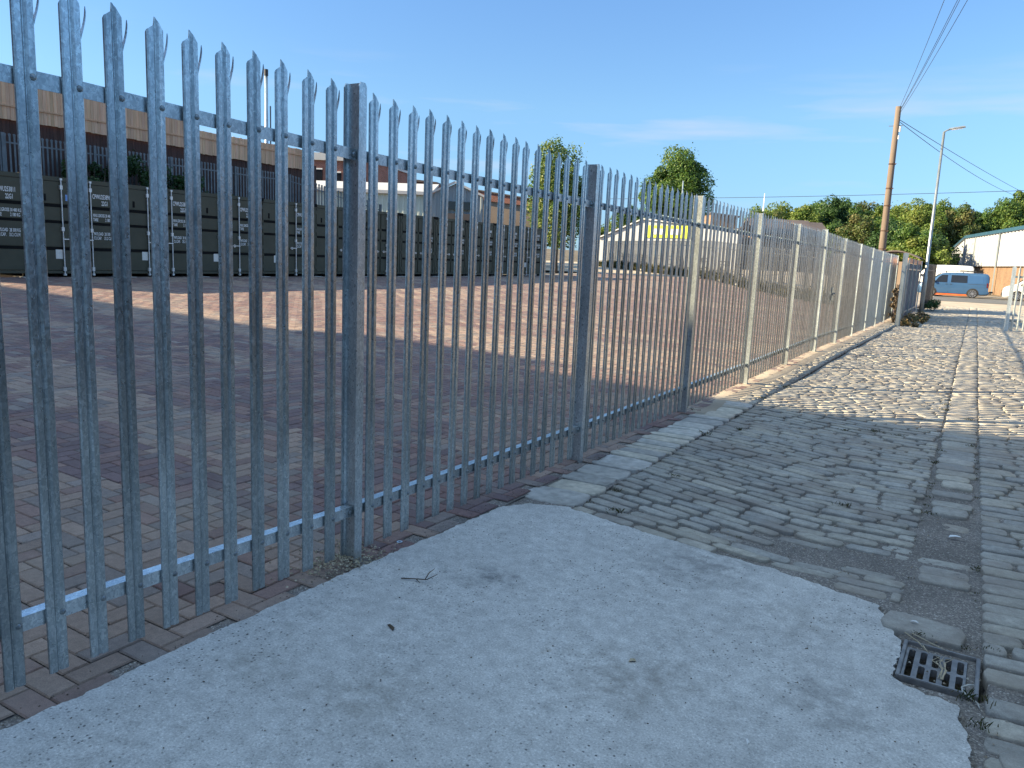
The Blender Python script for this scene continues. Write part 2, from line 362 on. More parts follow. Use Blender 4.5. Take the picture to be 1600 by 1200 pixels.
# ------------------------------------------------------------------ yard paving (herringbone blocks)
base = grid_mesh('yard_bedding', np.linspace(-22.5, -2.56, 90), np.concatenate([np.linspace(-1.5, 12, 60), np.linspace(12.3, 75, 150)]), lambda x, y: gz(x, y)-.009, 'grit')
base2 = grid_mesh('yard_concrete_apron', np.linspace(-45, -2.7, 60), np.linspace(48.01, 82, 50), lambda x, y: gz(x, y)-.004, 'sandy')
def pavers():
    w = .112
    nx = int(19.0/w); ny = int(50/w)
    I, J = np.meshgrid(np.arange(nx), np.arange(ny)); m = (I-J) % 4
    out = []
    for ms, (dx, dy) in ((0, (2, 1)), (3, (1, 2))):
        s = m == ms; i = I[s]; j = J[s]
        x1 = -2.575-i*w; x0 = x1-dx*w; y0 = -1.4+j*w; y1 = y0+dy*w
        out.append(np.stack([x0, x1, y0, y1], 1))
    B = np.concatenate(out); cx = (B[:, 0]+B[:, 1])/2; cy = (B[:, 2]+B[:, 3])/2
    keep = (cy > .49*(-cx)-3.2) & (cx > -21.2)
    B = B[keep]; cx = cx[keep]; cy = cy[keep]; n = len(B)
    g = .0022; ch = .006
    jz = rng.normal(0, .0011, n)
    T = []
    for e, dz in ((g, -.006), (g+ch, 0)):
        for a, b in ((0, 2), (1, 2), (1, 3), (0, 3)):
            x = B[:, a]+(e if a == 0 else -e); y = B[:, b]+(e if b == 2 else -e)
            z = gz(x, y)+dz+jz+.003
            T.append(np.stack([x, y, z], 1))
    V = np.stack(T, 1).reshape(-1, 3)
    o = (np.arange(n)*8)[:, None]
    F = np.concatenate([o+np.array([[4, 5, 6, 7]])]+[o+np.array([[k, (k+1) % 4, 4+(k+1) % 4, 4+k]]) for k in range(4)])
    pal = np.array([(.195, .120, .110), (.155, .104, .105), (.23, .152, .130), (.285, .21, .17), (.175, .138, .133), (.22, .182, .165)])
    band = fbm(cx*.35, cy*.9+4, 3)
    pr = rng.random(n)
    k = np.where(band > .52, np.where(pr < .6, 3, np.where(pr < .8, 5, 2)), np.where(pr < .36, 0, np.where(pr < .66, 1, np.where(pr < .82, 2, np.where(pr < .93, 4, 5)))))
    C = pal[k]*rng.normal(1, .09, n)[:, None].clip(.75, 1.3)
    ob = bulk('yard_paving', V, [F], 'paver', col=np.repeat(C, 8, 0)); tag(ob, kind='structure')
pavers()

# ------------------------------------------------------------------ lane
SLAB = [(-2.60, -4), (-2.60, 1.2), (-2.605, 1.95), (-2.59, 2.6), (-2.575, 3.2), (-2.545, 3.75), (-2.53, 4.28), (-2.42, 4.44), (-2.2, 4.555), (-1.75, 4.46), (-1.29, 4.39), (-.95, 4.36), (-.62, 4.31), (-.22, 4.20), (-.17, 4.0), (-.105, 3.86), (-.10, 3.44), (.13, 3.36), (.17, 3.1), (.19, 2.6), (.16, 1.5), (.2, -4)]
def inpoly(x, y, P):
    r = np.zeros(np.shape(x), bool); n = len(P)
    for i in range(n):
        x1, y1 = P[i]; x2, y2 = P[(i+1) % n]
        c = ((y1 > y) != (y2 > y)) & (x < (x2-x1)*(y-y1)/((y2-y1) or 1e-9)+x1)
        r ^= c
    return r
ysn = np.concatenate([np.arange(-3, 2.5, .3), np.arange(2.5, 14, .035), np.arange(14, 26, .08), np.arange(26, 52, .25)])
def lane_h(x, y): return lz(x, y)-.0215+(fbm(x*3.1, y*3.1, 3)-.45)*.026+(fbm(x*25, y*25, 2)-.37)*.006
gr = (-.105, .225, 3.45, 3.86)   # grate footprint
def lane_h2(x, y):
    h = lane_h(x, y)
    s = inpoly(x, y, SLAB); h = np.where(s, h-.05, h)
    g = (x > gr[0]+.01) & (x < gr[1]-.01) & (y > gr[2]+.012) & (y < gr[3]-.005)
    return np.where(g, h-.22, h)
grid_mesh('lane', np.arange(-2.24, 3.4, .035), ysn, lane_h2, 'grit')

def setts(boxes, name, mat, depth=.05, pal=None, roundness=4.0, inset=.11, zj=.004, tilt=.012, nring=12):
    """boxes: array (n,5) cx,cy,w,l,top  -> rounded stones"""
    B = np.array(boxes); n = len(B); t = np.arange(nring)/nring*2*np.pi+np.pi/nring
    c, s = np.cos(t), np.sin(t); k = (np.abs(c)**roundness+np.abs(s)**roundness)**(-1/roundness); ux, uy = c*k*.5, s*k*.5
    rings = [(1.0, -depth), (1.0, -.014), (1-inset*.6, -.004), (1-inset*1.6, 0), (.45, .001)]
    V = []
    jit = 1+rng.normal(0, .022, (n, nring)); rot = rng.normal(0, .02, n)+(B[:, 5] if B.shape[1] > 5 else 0); tx = rng.normal(0, tilt, n); ty = rng.normal(0, tilt*1.6, n)
    for sc, dz in rings:
        e = .9 if sc == .45 else 1
        mar = (1-sc)*np.minimum(B[:, 2], B[:, 3])*e if sc > .5 else None
        if sc > .5: w = B[:, 2]-mar; l = B[:, 3]-mar
        else: w = B[:, 2]*.5; l = B[:, 3]*.5
        x = ux[None, :]*w[:, None]*jit; y = uy[None, :]*l[:, None]*jit
        z = dz+x*tx[:, None]+y*ty[:, None]+rng.normal(0, .0012, x.shape)
        xr = x*np.cos(rot)[:, None]-y*np.sin(rot)[:, None]; yr = x*np.sin(rot)[:, None]+y*np.cos(rot)[:, None]
        V.append(np.stack([xr+B[:, 0:1], yr+B[:, 1:2], z+B[:, 4:5]], 2))
    cen = np.stack([B[:, 0], B[:, 1], B[:, 4]+.001], 1)[:, None, :]
    V = np.concatenate(V+[cen], 1); nv = V.shape[1]; V = V.reshape(-1, 3)
    o = (np.arange(n)*nv)[:, None]; Q = []
    for r in range(len(rings)-1):
        for a in range(nring):
            b = (a+1) % nring; Q.append(o+np.array([[r*nring+a, r*nring+b, (r+1)*nring+b, (r+1)*nring+a]]))
    r = len(rings)-1; Tn = [o+np.array([[r*nring+a, r*nring+(a+1) % nring, nv-1]]) for a in range(nring)]
    pal = np.array(pal); C = pal[rng.integers(0, len(pal), n)]*rng.normal(1, .07, n)[:, None].clip(.8, 1.2)
    ob = bulk(name, V, [np.concatenate(Q), np.concatenate(Tn)], mat, col=np.repeat(C, nv, 0), smooth=True)
    return tag(ob, kind='structure')
def course(x0, x1, y, p, wav, lens=(.19, .40)):
    out = []; x = x0+rng.uniform(-.12, 0)
    while x < x1:
        l = rng.uniform(*lens); a = max(x, x0); b = min(x+l, x1)
        if b-a > .06: xm = (a+b)/2; th = math.atan((wav(xm+.02, y)-wav(xm-.02, y))/.04); out.append((xm, y+wav(xm, y), (b-a)/math.cos(th)-(.018 if y < 9.5 else .010), p*math.cos(th)-(.0165 if y < 9.5 else .0085), th))
        x += l
    return out
def wavl(x, y):
    k = .36*max(.12, min(1, (15-y)/6))*min(1, .55+(y-4.2)*.5 if y > 3 else .5); u = max(0, -.72-x)
    return k*(math.sqrt(u*u+.02)-.14)+.012*math.sin(x*2.1+y*.7)+.015*math.sin(y*.6+1)
rows = []; y = 3.7
while y < 50.4:
    p = rng.uniform(.095, .13)
    for c in course(-2.17, -.13, y, p, wavl): rows.append(c)
    y += p
y = 1.6
while y < 50.4:
    p = rng.uniform(.12, .155)
    for c in course(.215, 2.6, y, p, lambda x, yy: .05*(x-.2)+.01*math.sin(x*2+yy), (.2, .42)): rows.append(c)
    y += p
y = 3.95      # the flag strip between the two
while y < 50.4:
    big = (y > 7.4 and y < 9.1)
    p = rng.uniform(.22, .32) if big else (rng.uniform(.12, .2) if y > 9 else rng.uniform(.14, .24))
    if big or y > 9 or rng.random() < .62: rows.append((.045+rng.normal(0, .008), y+p/2, .335 if y > 9 else .31 if big else rng.uniform(.2, .29), p-.012, 0))
    y += p
# broad worn flag lying just beyond the grate
rows += [(-.02, 4.03, .36, .22, -.12), (.44, 3.05, .34, .15, -.1)]
S = np.array(rows); cx, cy = S[:, 0], S[:, 1]
inslab = inpoly(cx, cy-.045, SLAB) | inpoly(cx-S[:, 2]*.35, cy-.05, SLAB) | inpoly(cx+S[:, 2]*.35, cy-.05, SLAB)
ing = (cx > gr[0]-.13) & (cx < gr[1]+.10) & (cy > gr[2]-.08) & (cy < gr[3]+.055)
bare = (cx < .2) & (cy < 3.85)
S = S[~(inslab | ing | bare)]
top = lz(S[:, 0], S[:, 1])+rng.normal(0, 1, len(S))*np.interp(S[:, 1], [8, 11], [.0035, .0022])
# stones sunk under washed-in dirt
for bx, by, rx, ry, dz in ((-.62, 4.85, .5, .2, .024), (-.15, 5.15, .35, .35, .017), (.05, 5.6, .2, .5, .022), (-.75, 6.9, .22, .4, .016), (-.35, 4.5, .35, .22, .014), (-1.1, 8.85, .35, .22, .014), (1.0, 3.2, .8, .35, .02), (-1.2, 4.75, .5, .14, .012)):
    top -= dz*1.05*np.exp(-(((S[:, 0]-bx)/rx)**2+((S[:, 1]-by)/ry)**2)**2)
setts(np.column_stack([S[:, :4], top, S[:, 4]]), 'lane_setts', 'sett', pal=[(.385, .365, .32), (.355, .34, .305), (.41, .38, .32), (.375, .35, .30), (.335, .325, .30), (.39, .37, .33)], roundness=6.5, inset=.05, tilt=.008)
# kerb flags
kf = []; y = 4.62
while y < 9.6:
    p = rng.uniform(.10, .2) if rng.random() < .6 else rng.uniform(.22, .36)
    yy = y+p/2; off = .12*(0)  # flags lie square to the kerb
    kf.append((-2.39+rng.normal(0, .008), yy, .44+rng.normal(0, .02), p-.012, gzf(-2.4, yy)+rng.normal(.0, .005))); y += p
ks = []; y = 9.62
while y < 34:
    p = rng.uniform(.10, .15)
    for c in course(-2.44, -2.185, y, p, lambda x, yy: 0.0, (.12, .26)): ks.append((c[0], c[1], c[2], c[3], gzf(-2.3, y)+rng.normal(-.004, .003)))
    y += p
setts(ks, 'kerb_setts', 'sett', pal=[(.39, .365, .315), (.36, .335, .29), (.41, .38, .32)], roundness=6.5, inset=.05, tilt=.008)
k = setts(kf, 'kerb_flags', 'kerbstone', depth=.09, pal=[(1, 1, 1), (.88, .88, .9), (1.08, 1.04, .96), (.76, .76, .77), (.95, .9, .82)], roundness=6, inset=.035, tilt=.010)
grid_mesh('kerb_bedding', np.linspace(-2.72, -2.175, 8), np.linspace(3.8, 46, 300), lambda x, y: gz(x, y)-.018+.004*np.sin(y*9+x*7), 'grit')
# mortar haunch beside the fence in the sunny stretch
grid_mesh('mortar_haunch', np.linspace(-2.76, -2.43, 12), np.linspace(8.6, 33.4, 300), lambda x, y: gz(x, y)+.004+.012*(fbm(x*9, y*3, 2)-.45)-.012*np.clip((x+2.5)/.06, 0, 1), 'sandy')

# concrete slab
def slab():
    P = []
    n = len(SLAB)
    for i in range(n):
        a = np.array(SLAB[i]); b = np.array(SLAB[(i+1) % n]); L = np.linalg.norm(b-a); m = max(1, int(L/.012)) if max(a[1], b[1]) > .5 else 1
        for k in range(m): P.append(a+(b-a)*k/m)
    P = np.array(P)
    rag = np.where((P[:, 1] > .8), 1, 0)[:, None]*np.where(P[:, 0:1] < -2.45, .45, .85)
    d = np.stack([fbm(P[:, 0]*9, P[:, 1]*9, 4)-.47, fbm(P[:, 0]*9+40, P[:, 1]*9+11, 4)-.47], 1)*.07*rag
    d2 = np.stack([fbm(P[:, 0]*31, P[:, 1]*31, 3)-.44, fbm(P[:, 0]*31+40, P[:, 1]*31+11, 3)-.44], 1)*.030*(P[:, 1:2] > .8)
    P = P+d+d2
    bm = bmesh.new()
    vs = [bm.verts.new((p[0], p[1], 0)) for p in P]; es = [bm.edges.new((vs[i], vs[(i+1) % len(vs)])) for i in range(len(vs))]
    bmesh.ops.triangle_fill(bm, edges=es, use_beauty=True)
    for v in bm.verts: v.co.z = gzf(v.co.x, v.co.y)+.012-.035*max(0, min(1, (v.co.x+2.3)/2.2))
    ex = bmesh.ops.extrude_face_region(bm, geom=bm.faces[:])
    low = [g for g in ex['geom'] if isinstance(g, bmesh.types.BMVert)]
    for v in low: v.co.z -= .12
    bmesh.ops.recalc_face_normals(bm, faces=bm.faces)
    me = bpy.data.meshes.new('concrete_slab'); bm.to_mesh(me); bm.free(); me.materials.append(MATS['concrete'])
    o = link(bpy.data.objects.new('concrete_slab', me)); tag(o, kind='structure')
slab()
def slab_z(x, y): return gzf(x, y)+.012-.035*max(0, min(1, (x+2.3)/2.2))

# road, pavement and side ground
grid_mesh('road', np.linspace(-60, 40, 60), np.linspace(60.8, 74.2, 12), lambda x, y: np.interp(y, FY, FZ)+.0*x+.002, 'asphalt')
grid_mesh('lane_mouth', np.linspace(-2.3, 9, 20), np.linspace(50.2, 60.9, 14), lambda x, y: np.interp(y, FY, FZ)-.012, 'sandy')
grid_mesh('side_ground', np.linspace(2.5, 14, 30), np.linspace(-4, 61, 90), lambda x, y: lz(np.full_like(x, 2.5), y)-.005+.0*x, 'sandy')
grid_mesh('far_pavement', np.linspace(-60, 40, 30), np.linspace(74.2, 77, 5), lambda x, y: -.17+.10+0*x, 'sandy')

# ------------------------------------------------------------------ palisade fence
FX = -2.69
def fz(y): return gzf(FX, y)+.038*max(0.0, min(1.0, (3.0-y)/1.5))
PY = [3.005+2.75*k for k in range(-1, 12)]       # posts (first stands just outside the frame)
def pale_mesh(h=2.36, bend=0.0, name='pale'):
    prof = [(-.0365, .003), (-.0345, .008), (-.0295, .0125), (-.0100, .0125), (-.0045, .0075), (-.0015, .0045), (.0015, .0045), (.0045, .0075), (.0100, .0125), (.0295, .0125), (.0350, .0055), (.037, -.006)]
    tops = [.060, .050, .046, .032, .014, 0, .001, .008, .016, .042, .050, .125]
    n = len(prof); th = .0028
    P = [Vector((x, y)) for y, x in prof]     # (x out, y across)
    nr = []
    for i in range(n):
        d = (P[min(i+1, n-1)]-P[max(i-1, 0)]).normalized(); nr.append(Vector((d.y, -d.x)))
    zs_frac = [0, .25, .5, .75]
    vs = []; 
    levels = [0, .6, 1.2, 1.8, None]
    for lv in levels:
        for side in (0, 1):
            for i in range(n):
                p = P[i] - nr[i]*th*side
                z = (h-tops[i]) if lv is None else lv
                xx = p.x
                if lv is None and tops[i] < .08: xx += bend*(1-tops[i]/.08)
                vs.append((xx, p.y, z))
    fs = []; L = 2*n
    for l in range(len(levels)-1):
        a = l*L; b = (l+1)*L
        for i in range(n-1):
            fs.append((a+i, a+i+1, b+i+1, b+i)); fs.append((a+n+i+1, a+n+i, b+n+i, b+n+i+1))
        fs.append((a, b, b+n, a+n)); fs.append((a+n-1, a+n+n-1, b+n+n-1, b+n-1))
    for i in range(n-1):
        fs.append((i+1, i, n+i, n+i+1)); a = (len(levels)-1)*L; fs.append((a+i, a+i+1, a+n+i+1, a+n+i))
    m = MB(); m.add(vs, fs)
    # the splayed prong torn away from the far edge, curving outwards
    pts = []; K = 7
    for k in range(K+1):
        t = k/K; z = h-.150+t*.108
        pts.append((-.004+.004*t, .0365+.017*math.sin(t*1.9)**1.2+.004*t, z, .0065*(1-t)**.5+.0006))
    vv = []
    for (x, y, z, w) in pts:
        for dx, dy in ((-w, -.0014), (w, -.0014), (w, .0014), (-w, .0014)): vv.append((x+dx, y+dy, z))
    ff = [(4*i+k, 4*i+(k+1) % 4, 4*i+4+(k+1) % 4, 4*i+4+k) for i in range(K) for k in range(4)]+[(0, 1, 2, 3), (4*K+3, 4*K+2, 4*K+1, 4*K)]
    m.add(vv, ff)
    return m
fence = empty('palisade_fence', (FX, PY[0], 0))
tag(fence, 'long galvanised steel palisade fence of tall spiked pales running beside the cobbled lane', 'fence')
def inv(parent): return Matrix.Translation(-parent.location)
def rel(o, parent, loc, rz=0): o.parent = parent; o.location = Vector(loc)-parent.location; o.rotation_euler[2] = rz; return o
pales = [pale_mesh(2.36, b).build('pale', 'galv') for b in (0.0, .006, -.004)]
for p in pales: COL.objects.unlink(p)
mb = MB(); mb.tube([(.0135, 0, 0), (.0175, 0, 0), (.0205, 0, 0)], [.0115, .0095, .004], 10); mb.box(-.012, .0135, -.004, .004, -.004, .004)
boltm = mb.build('bolt', 'galv_old', smooth=False); COL.objects.unlink(boltm)
ZT, ZB = 2.10, .275      # rail centres above the ground line
allp = []; gate_bay = 6    # bay index between PY[6] and PY[7] is the gate
for b in range(len(PY)-1):
    for j in range(17):
        y = PY[b]-.036+.1528*(j+1)
        if b == gate_bay and (j == 0 or j == 16): continue
        allp.append((y, b))
fenceP = [(y, b) for y, b in allp if b != gate_bay]; gateP = [(y, b) for y, b in allp if b == gate_bay]
def place_pale(y, b, parent, idx, bolts):
    src = pales[random.choices((0, 1, 2), (6, 1, 1))[0]]
    o = src.copy(); COL.objects.link(o); o.name = 'pale'
    rel(o, parent, (FX+.003+random.gauss(0, .0008), y+random.gauss(0, .0015), fz(y)+.055+random.gauss(0, .003)))
    o.rotation_euler = (random.gauss(0, .0010), random.gauss(0, .0010), random.gauss(0, .018))
    if bolts:
        for zz in (ZT, ZB):
            q = boltm.copy(); COL.objects.link(q); q.name = 'bolt'; q.parent = o; q.location = (0, .018, zz-.055)
    return o
fenceP.sort(key=lambda t: abs(t[0]-1.0) if t[0] > .9 else 50+t[0])
far_pales = fenceP[100:]
for i, (y, b) in enumerate(fenceP[:100]): place_pale(y, b, fence, i, i < 48)
tmpl = pales[0].data
tv = np.array([v.co[:] for v in tmpl.vertices]); tf = [list(p.vertices) for p in tmpl.polygons]
q4 = np.array([f for f in tf if len(f) == 4])
V = []; F = []
for i, (y, b) in enumerate(far_pales):
    V.append(tv+np.array([FX+.003, y+rng.normal(0, .0015), gzf(FX, y)+.055+rng.normal(0, .004)])-np.array(fence.location)); F.append(q4+i*len(tv))
fp = bulk('distant_pales', np.concatenate(V), [np.concatenate(F)], 'galv', fence); fp['kind'] = 'stuff'
gate = empty('palisade_gate', (FX, PY[6], 0)); tag(gate, 'closed palisade gate leaf with a latch, set in the fence under the telegraph pole', 'gate')
for i, (y, b) in enumerate(gateP): place_pale(y, b, gate, i, False)
def post(y, parent, z1=2.41, w=1.0, mat='galv_post'):
    m = MB(); z0 = gzf(FX, y)-.15; zt = gzf(FX, y)+z1; xo = FX+.033; xi = xo-.10; hw = .0275*w
    # outer and inner flange with chamfered tops, web between
    for (xa, xb) in ((xo-.006, xo), (xi, xi+.006)):
        m.add([(xa, y-hw, z0), (xa, y+hw, z0), (xa, y+hw, zt-.02), (xa, y+hw-.012, zt), (xa, y-hw+.012, zt), (xa, y-hw, zt-.02)]+[(xb, y-hw, z0), (xb, y+hw, z0), (xb, y+hw, zt-.02), (xb, y+hw-.012, zt), (xb, y-hw+.012, zt), (xb, y-hw, zt-.02)],
              [(0, 1, 2, 3, 4, 5), (11, 10, 9, 8, 7, 6)]+[(i, (i+1) % 6, 6+(i+1) % 6, 6+i) for i in range(6)])
    m.box(xi+.006, xo-.006, y-.0025, y+.0025, z0, zt-.002)
    # root fillets of the rolled section
    for s in (-1, 1):
        for xx, d in ((xo-.006, -1), (xi+.006, 1)):
            m.add([(xx, y+s*.0025, z0), (xx, y+s*.0105, z0), (xx+d*.008, y+s*.0025, z0), (xx, y+s*.0025, zt-.004), (xx, y+s*.0105, zt-.004), (xx+d*.008, y+s*.0025, zt-.004)], [(0, 1, 2), (3, 5, 4), (0, 1, 4, 3), (1, 2, 5, 4), (2, 0, 3, 5)])
    for v in range(len(m.v)): m.v[v] = tuple(Vector(m.v[v])-parent.location)
    o = m.build('post', mat, parent); return o
for i, y in enumerate(PY): post(y, fence, {6: 2.45, 1: 2.438}.get(i, 2.41))
post(PY[6]+.09, gate, 2.38, 1.1); post(PY[7]-.07, gate, 2.36)
def rail(y0, y1, z, parent, name='rail'):
    m = MB(); X = FX-.001; n = 4
    for k in range(n):
        a = y0+(y1-y0)*k/n; b = y0+(y1-y0)*(k+1)/n; za = fz(a)+z; zb = fz(b)+z
        def seg(x0, x1, dz0, dz1):
            m.add([(x0, a, za+dz0), (x1, a, za+dz0), (x1, a, za+dz1), (x0, a, za+dz1), (x0, b, zb+dz0), (x1, b, zb+dz0), (x1, b, zb+dz1), (x0, b, zb+dz1)], [(0, 1, 2, 3), (7, 6, 5, 4), (0, 4, 5, 1), (1, 5, 6, 2), (2, 6, 7, 3), (3, 7, 4, 0)])
        seg(X-.005, X, -.027, .027); seg(X-.052, X-.005, .022, .027)
    for v in range(len(m.v)): m.v[v] = tuple(Vector(m.v[v])-parent.location)
    return m.build(name, 'galv_post', parent)
for b in range(len(PY)-1):
    par = gate if b == gate_bay else fence
    for z in (ZT, ZB): rail(PY[b]+.006, PY[b+1]-.010, z, par)
# cleats and big bolts where rails meet posts
for i, y in enumerate(PY):
    for z in (ZT, ZB):
        zz = fz(y)+z
        m = MB()
        for s in (-1, 1):
            m.box(FX-.0105, FX-.0065, y+s*.048-.042, y+s*.048+.042, zz-.022, zz+.019)
            m.box(FX-.060, FX-.010, y+s*.0055-.003, y+s*.0055+.003, zz-.02, zz+.018)
        for v in range(len(m.v)): m.v[v] = tuple(Vector(m.v[v])-fence.location)
        c = m.build('cleat', 'galv_old', fence)
        m = MB()
        m.tube([(FX-.001, y-.030, zz), (FX+.009, y-.030, zz), (FX+.012, y-.030, zz)], [.013, .012, .007], 12)
        m.cyl((FX+.0005, y-.030, zz), (1, 0, 0), .017, .003, 16)
        for v in range(len(m.v)): m.v[v] = tuple(Vector(m.v[v])-fence.location)
        m.build('bolt', 'galv_old', c)
m = MB(); yl = PY[6]+1.35; zg = gzf(FX, yl)
m.box(FX+.01, FX+.03, yl-.10, yl+.22, zg+1.15, zg+1.19); m.box(FX+.01, FX+.06, yl-.03, yl+.03, zg+1.02, zg+1.3); m.cyl((FX+.05, yl+.02, zg+1.17), (1, 0, 0), .02, .08)
for v in range(len(m.v)): m.v[v] = tuple(Vector(m.v[v])-gate.location)
m.build('latch', 'galv_old', gate)
m = MB()
for zz in (.35, 1.2, 2.0): m.box(FX-.02, FX+.03, PY[6]+.03, PY[6]+.07, zg+zz, zg+zz+.09)
for v in range(len(m.v)): m.v[v] = tuple(Vector(m.v[v])-gate.location)
m.build('hinge', 'galv_old', gate)

# ------------------------------------------------------------------ shipping containers
def text_mesh(txt, size, name, mat, parent, align='LEFT', sx=.72):
    cu = bpy.data.curves.new(name, 'FONT'); cu.body = txt; cu.size = size; cu.align_x = align; cu.extrude = .0012; cu.space_line = .95; cu.resolution_u = 2
    cu.offset = size*.010
    t = bpy.data.objects.new(name, cu); COL.objects.link(t)
    bpy.context.view_layer.update()
    me = bpy.data.meshes.new_from_object(t.evaluated_get(bpy.context.evaluated_depsgraph_get()))
    COL.objects.unlink(t); bpy.data.objects.remove(t)
    me.materials.clear(); me.materials.append(MATS[mat]); me.name = name
    # text plane XY -> our door plane: local +Y horizontal, Z up, facing +X
    M = Matrix(((0, 0, 1, 0), (sx, 0, 0, 0), (0, 1, 0, 0), (0, 0, 0, 1))); me.transform(M)
    return link(bpy.data.objects.new(name, me), parent)
def container(y, code, label, sticker=True, blue=False):
    z0 = gzf(-20.7, y)+.0; c = empty('shipping_container', (-20.72, y, z0)); tag(c, label, 'shipping container', 'dark green shipping containers lined up along the yard')
    W = 1.219; H = 2.591; L = 6.058
    m = MB(); m.box(-.10, 0, -W, -W+.10, .0, H); m.box(-.10, 0, W-.10, W, 0, H); m.box(-.12, .004, -W+.10, W-.10, H-.13, H-.02); m.box(-.12, .002, -W+.1, W-.1, .10, .17)
    m.box(-L, -.12, -W, -W+.03, .12, .22); m.box(-L, -.12, W-.03, W, .12, .22); m.box(-L, -.12, -W, -W+.05, H-.08, H); m.box(-L, -.12, W-.05, W, H-.08, H); m.box(-L, -L+.1, -W+.03, W-.03, 0.05, H-.02)
    m.build('frame', 'cont_green', c, bevel=.006)
    # corrugated sides and roof
    m = MB()
    n = 44
    for s in (-1, 1):
        for k in range(n):
            xa = -.12-(L-.2)*k/n; xb = -.12-(L-.2)*(k+1)/n; d = .0 if k % 2 else .03
            m.box(xb, xa, s*(W-.035-d)-.004, s*(W-.035-d)+.004, .22, H-.08)
    m.box(-L+.1, -.12, -W+.06, W-.06, H-.05, H-.03)
    m.build('side_walls', 'cont_green', c)
    for s, nm in ((-1, 'L'), (1, 'R')):
        y0, y1 = (-W+.105, -.006) if s < 0 else (.006, W-.105)
        m = MB(); m.box(-.07, -.03, y0, y1, .175, H-.135)
        zz = [.20, 1.02, 1.12, 1.47, 1.57, 1.80, 1.90, 2.44]
        for a, b in ((.19, .70), (.79, 1.39), (1.47, 1.80), (1.89, 2.45)): m.box(-.032, -.008, y0+.03, y1-.03, a, b)
        d = m.build('door', 'cont_green', c, bevel=.005)
        for a, b in ((.695, .795), (1.385, 1.475), (1.795, 1.895)): m = MB(); m.box(-.031, -.004, y0+.10, y1-.06, a+.012, b-.012); m.build('groove_shade', 'cont_dark', d)  # near-black strips that put the shade of the door grooves into colour
        for yy in ((-.42,) if s < 0 else (.36,)):
            m = MB(); m.cyl((.03, yy, H/2), (0, 0, 1), .0165, H-.10, 10)
            for zc in (.22, H-.28, 1.25): m.box(-.01, .045, yy-.035, yy+.035, zc-.05, zc+.05)
            m.box(-.02, .05, yy-.03, yy+.03, .05, .10); m.box(-.02, .05, yy-.03, yy+.03, H-.1, H-.05)
            r = m.build('lock_rod', 'rod', c)
            m = MB(); m.box(.03, .05, yy-.28 if yy > 0 else yy-.02, yy+.02 if yy > 0 else yy+.28, .98, 1.005)
            m.cyl((.04, yy-.20 if yy > 0 else yy+.20, .99), (1, 0, 0), .045, .02, 10); m.build('handle', 'rod', r)
        m = MB()
        for zc in (.35, 1.0, 1.65, 2.3): m.box(-.03, .012, y0-.05 if s < 0 else y1-.04, y0+.04 if s < 0 else y1+.05, zc-.06, zc+.06)
        m.build('hinge', 'cont_green', c)
    for s in (-1, 1):
        for zc in (.0, H-.12):
            m = MB(); m.box(-.16, .008, s*(W-.085)-.0865, s*(W-.085)+.0865, zc, zc+.12); q = m.build('corner_casting', 'cont_dark', c, bevel=.01)
    m = MB(); m.box(-.012, .0, -W+.36, -W+.42, 1.95, 2.12); m.build('vent', 'cont_dark', c)
    if sticker: m = MB(); m.box(-.009, -.003, -.62, -.44, .48, .72); m.build('paper_notice', 'paper', c)
    if blue: m = MB(); m.box(-.009, -.004, -.30, -.15, 1.98, 2.14); m.build('blue_sticker', 'blue_sticker', c); m = MB(); m.box(-.009, -.004, -.10, -.03, 1.52, 1.64); m.build('small_label', 'paper', c)
    for txt, zz, sz, yy in ((code, 2.10, .17, .43), ('22G1', 1.93, .17, .68), ('MAX.GROSS 30 480 KG\nTARE            2 180 KG', 1.62, .12, .43), ('PAYLOAD  28 300 KG\nCU.CAP.    33.2 CU.M', 1.13, .12, .43)):
        t = text_mesh(txt, sz, 'lettering', 'lettering', c, sx=.50); t.location = (-.004, yy, zz)
    return c
codes = ['CPWU253811', 'CPWU253896', 'CPWU253804', 'CPWU253820', 'CPWU253841', 'CPWU253837', 'CPWU253862', 'CPWU253852', 'CPWU253874', 'CPWU253888', 'CPWU253903', 'CPWU253910']
clab = ['nearest dark green shipping container, its code ending 811, at the far left of the row',
        'dark green shipping container with a blue sticker, second in the row from the left',
        'dark green shipping container below the ivy, third in the row from the left',
        'dark green shipping container fourth from the left, where the ivy ends',
        'dark green shipping container fifth from the left, below the lower timber panels',
        'dark green shipping container sixth from the left, below the brick building',
        'dark green shipping container behind the first thick fence post',
        'dark green shipping container eighth in the row, before the white cladded warehouse wall',
        'dark green shipping container ninth in the row, below the grey warehouse gable',
        'dark green shipping container tenth in the row, between warehouse gable and brown building',
        'dark green shipping container last but one of the row, below the brown building',
        'last dark green shipping container of the row, in front of the nearer leafy tree']
for k in range(12): container(9.79+2.462*k, codes[k], clab[k], True, k == 1)
# concrete pads the containers stand before
m = MB()
for k in range(13):
    y = 8.56+2.462*k; m.box(-21.1, -20.55, y-.3, y+.3, gzf(-20.8, y)-.05, gzf(-20.8, y)+.016)
tag(m.build('container_pads', 'kerbstone', attr=True), kind='structure')

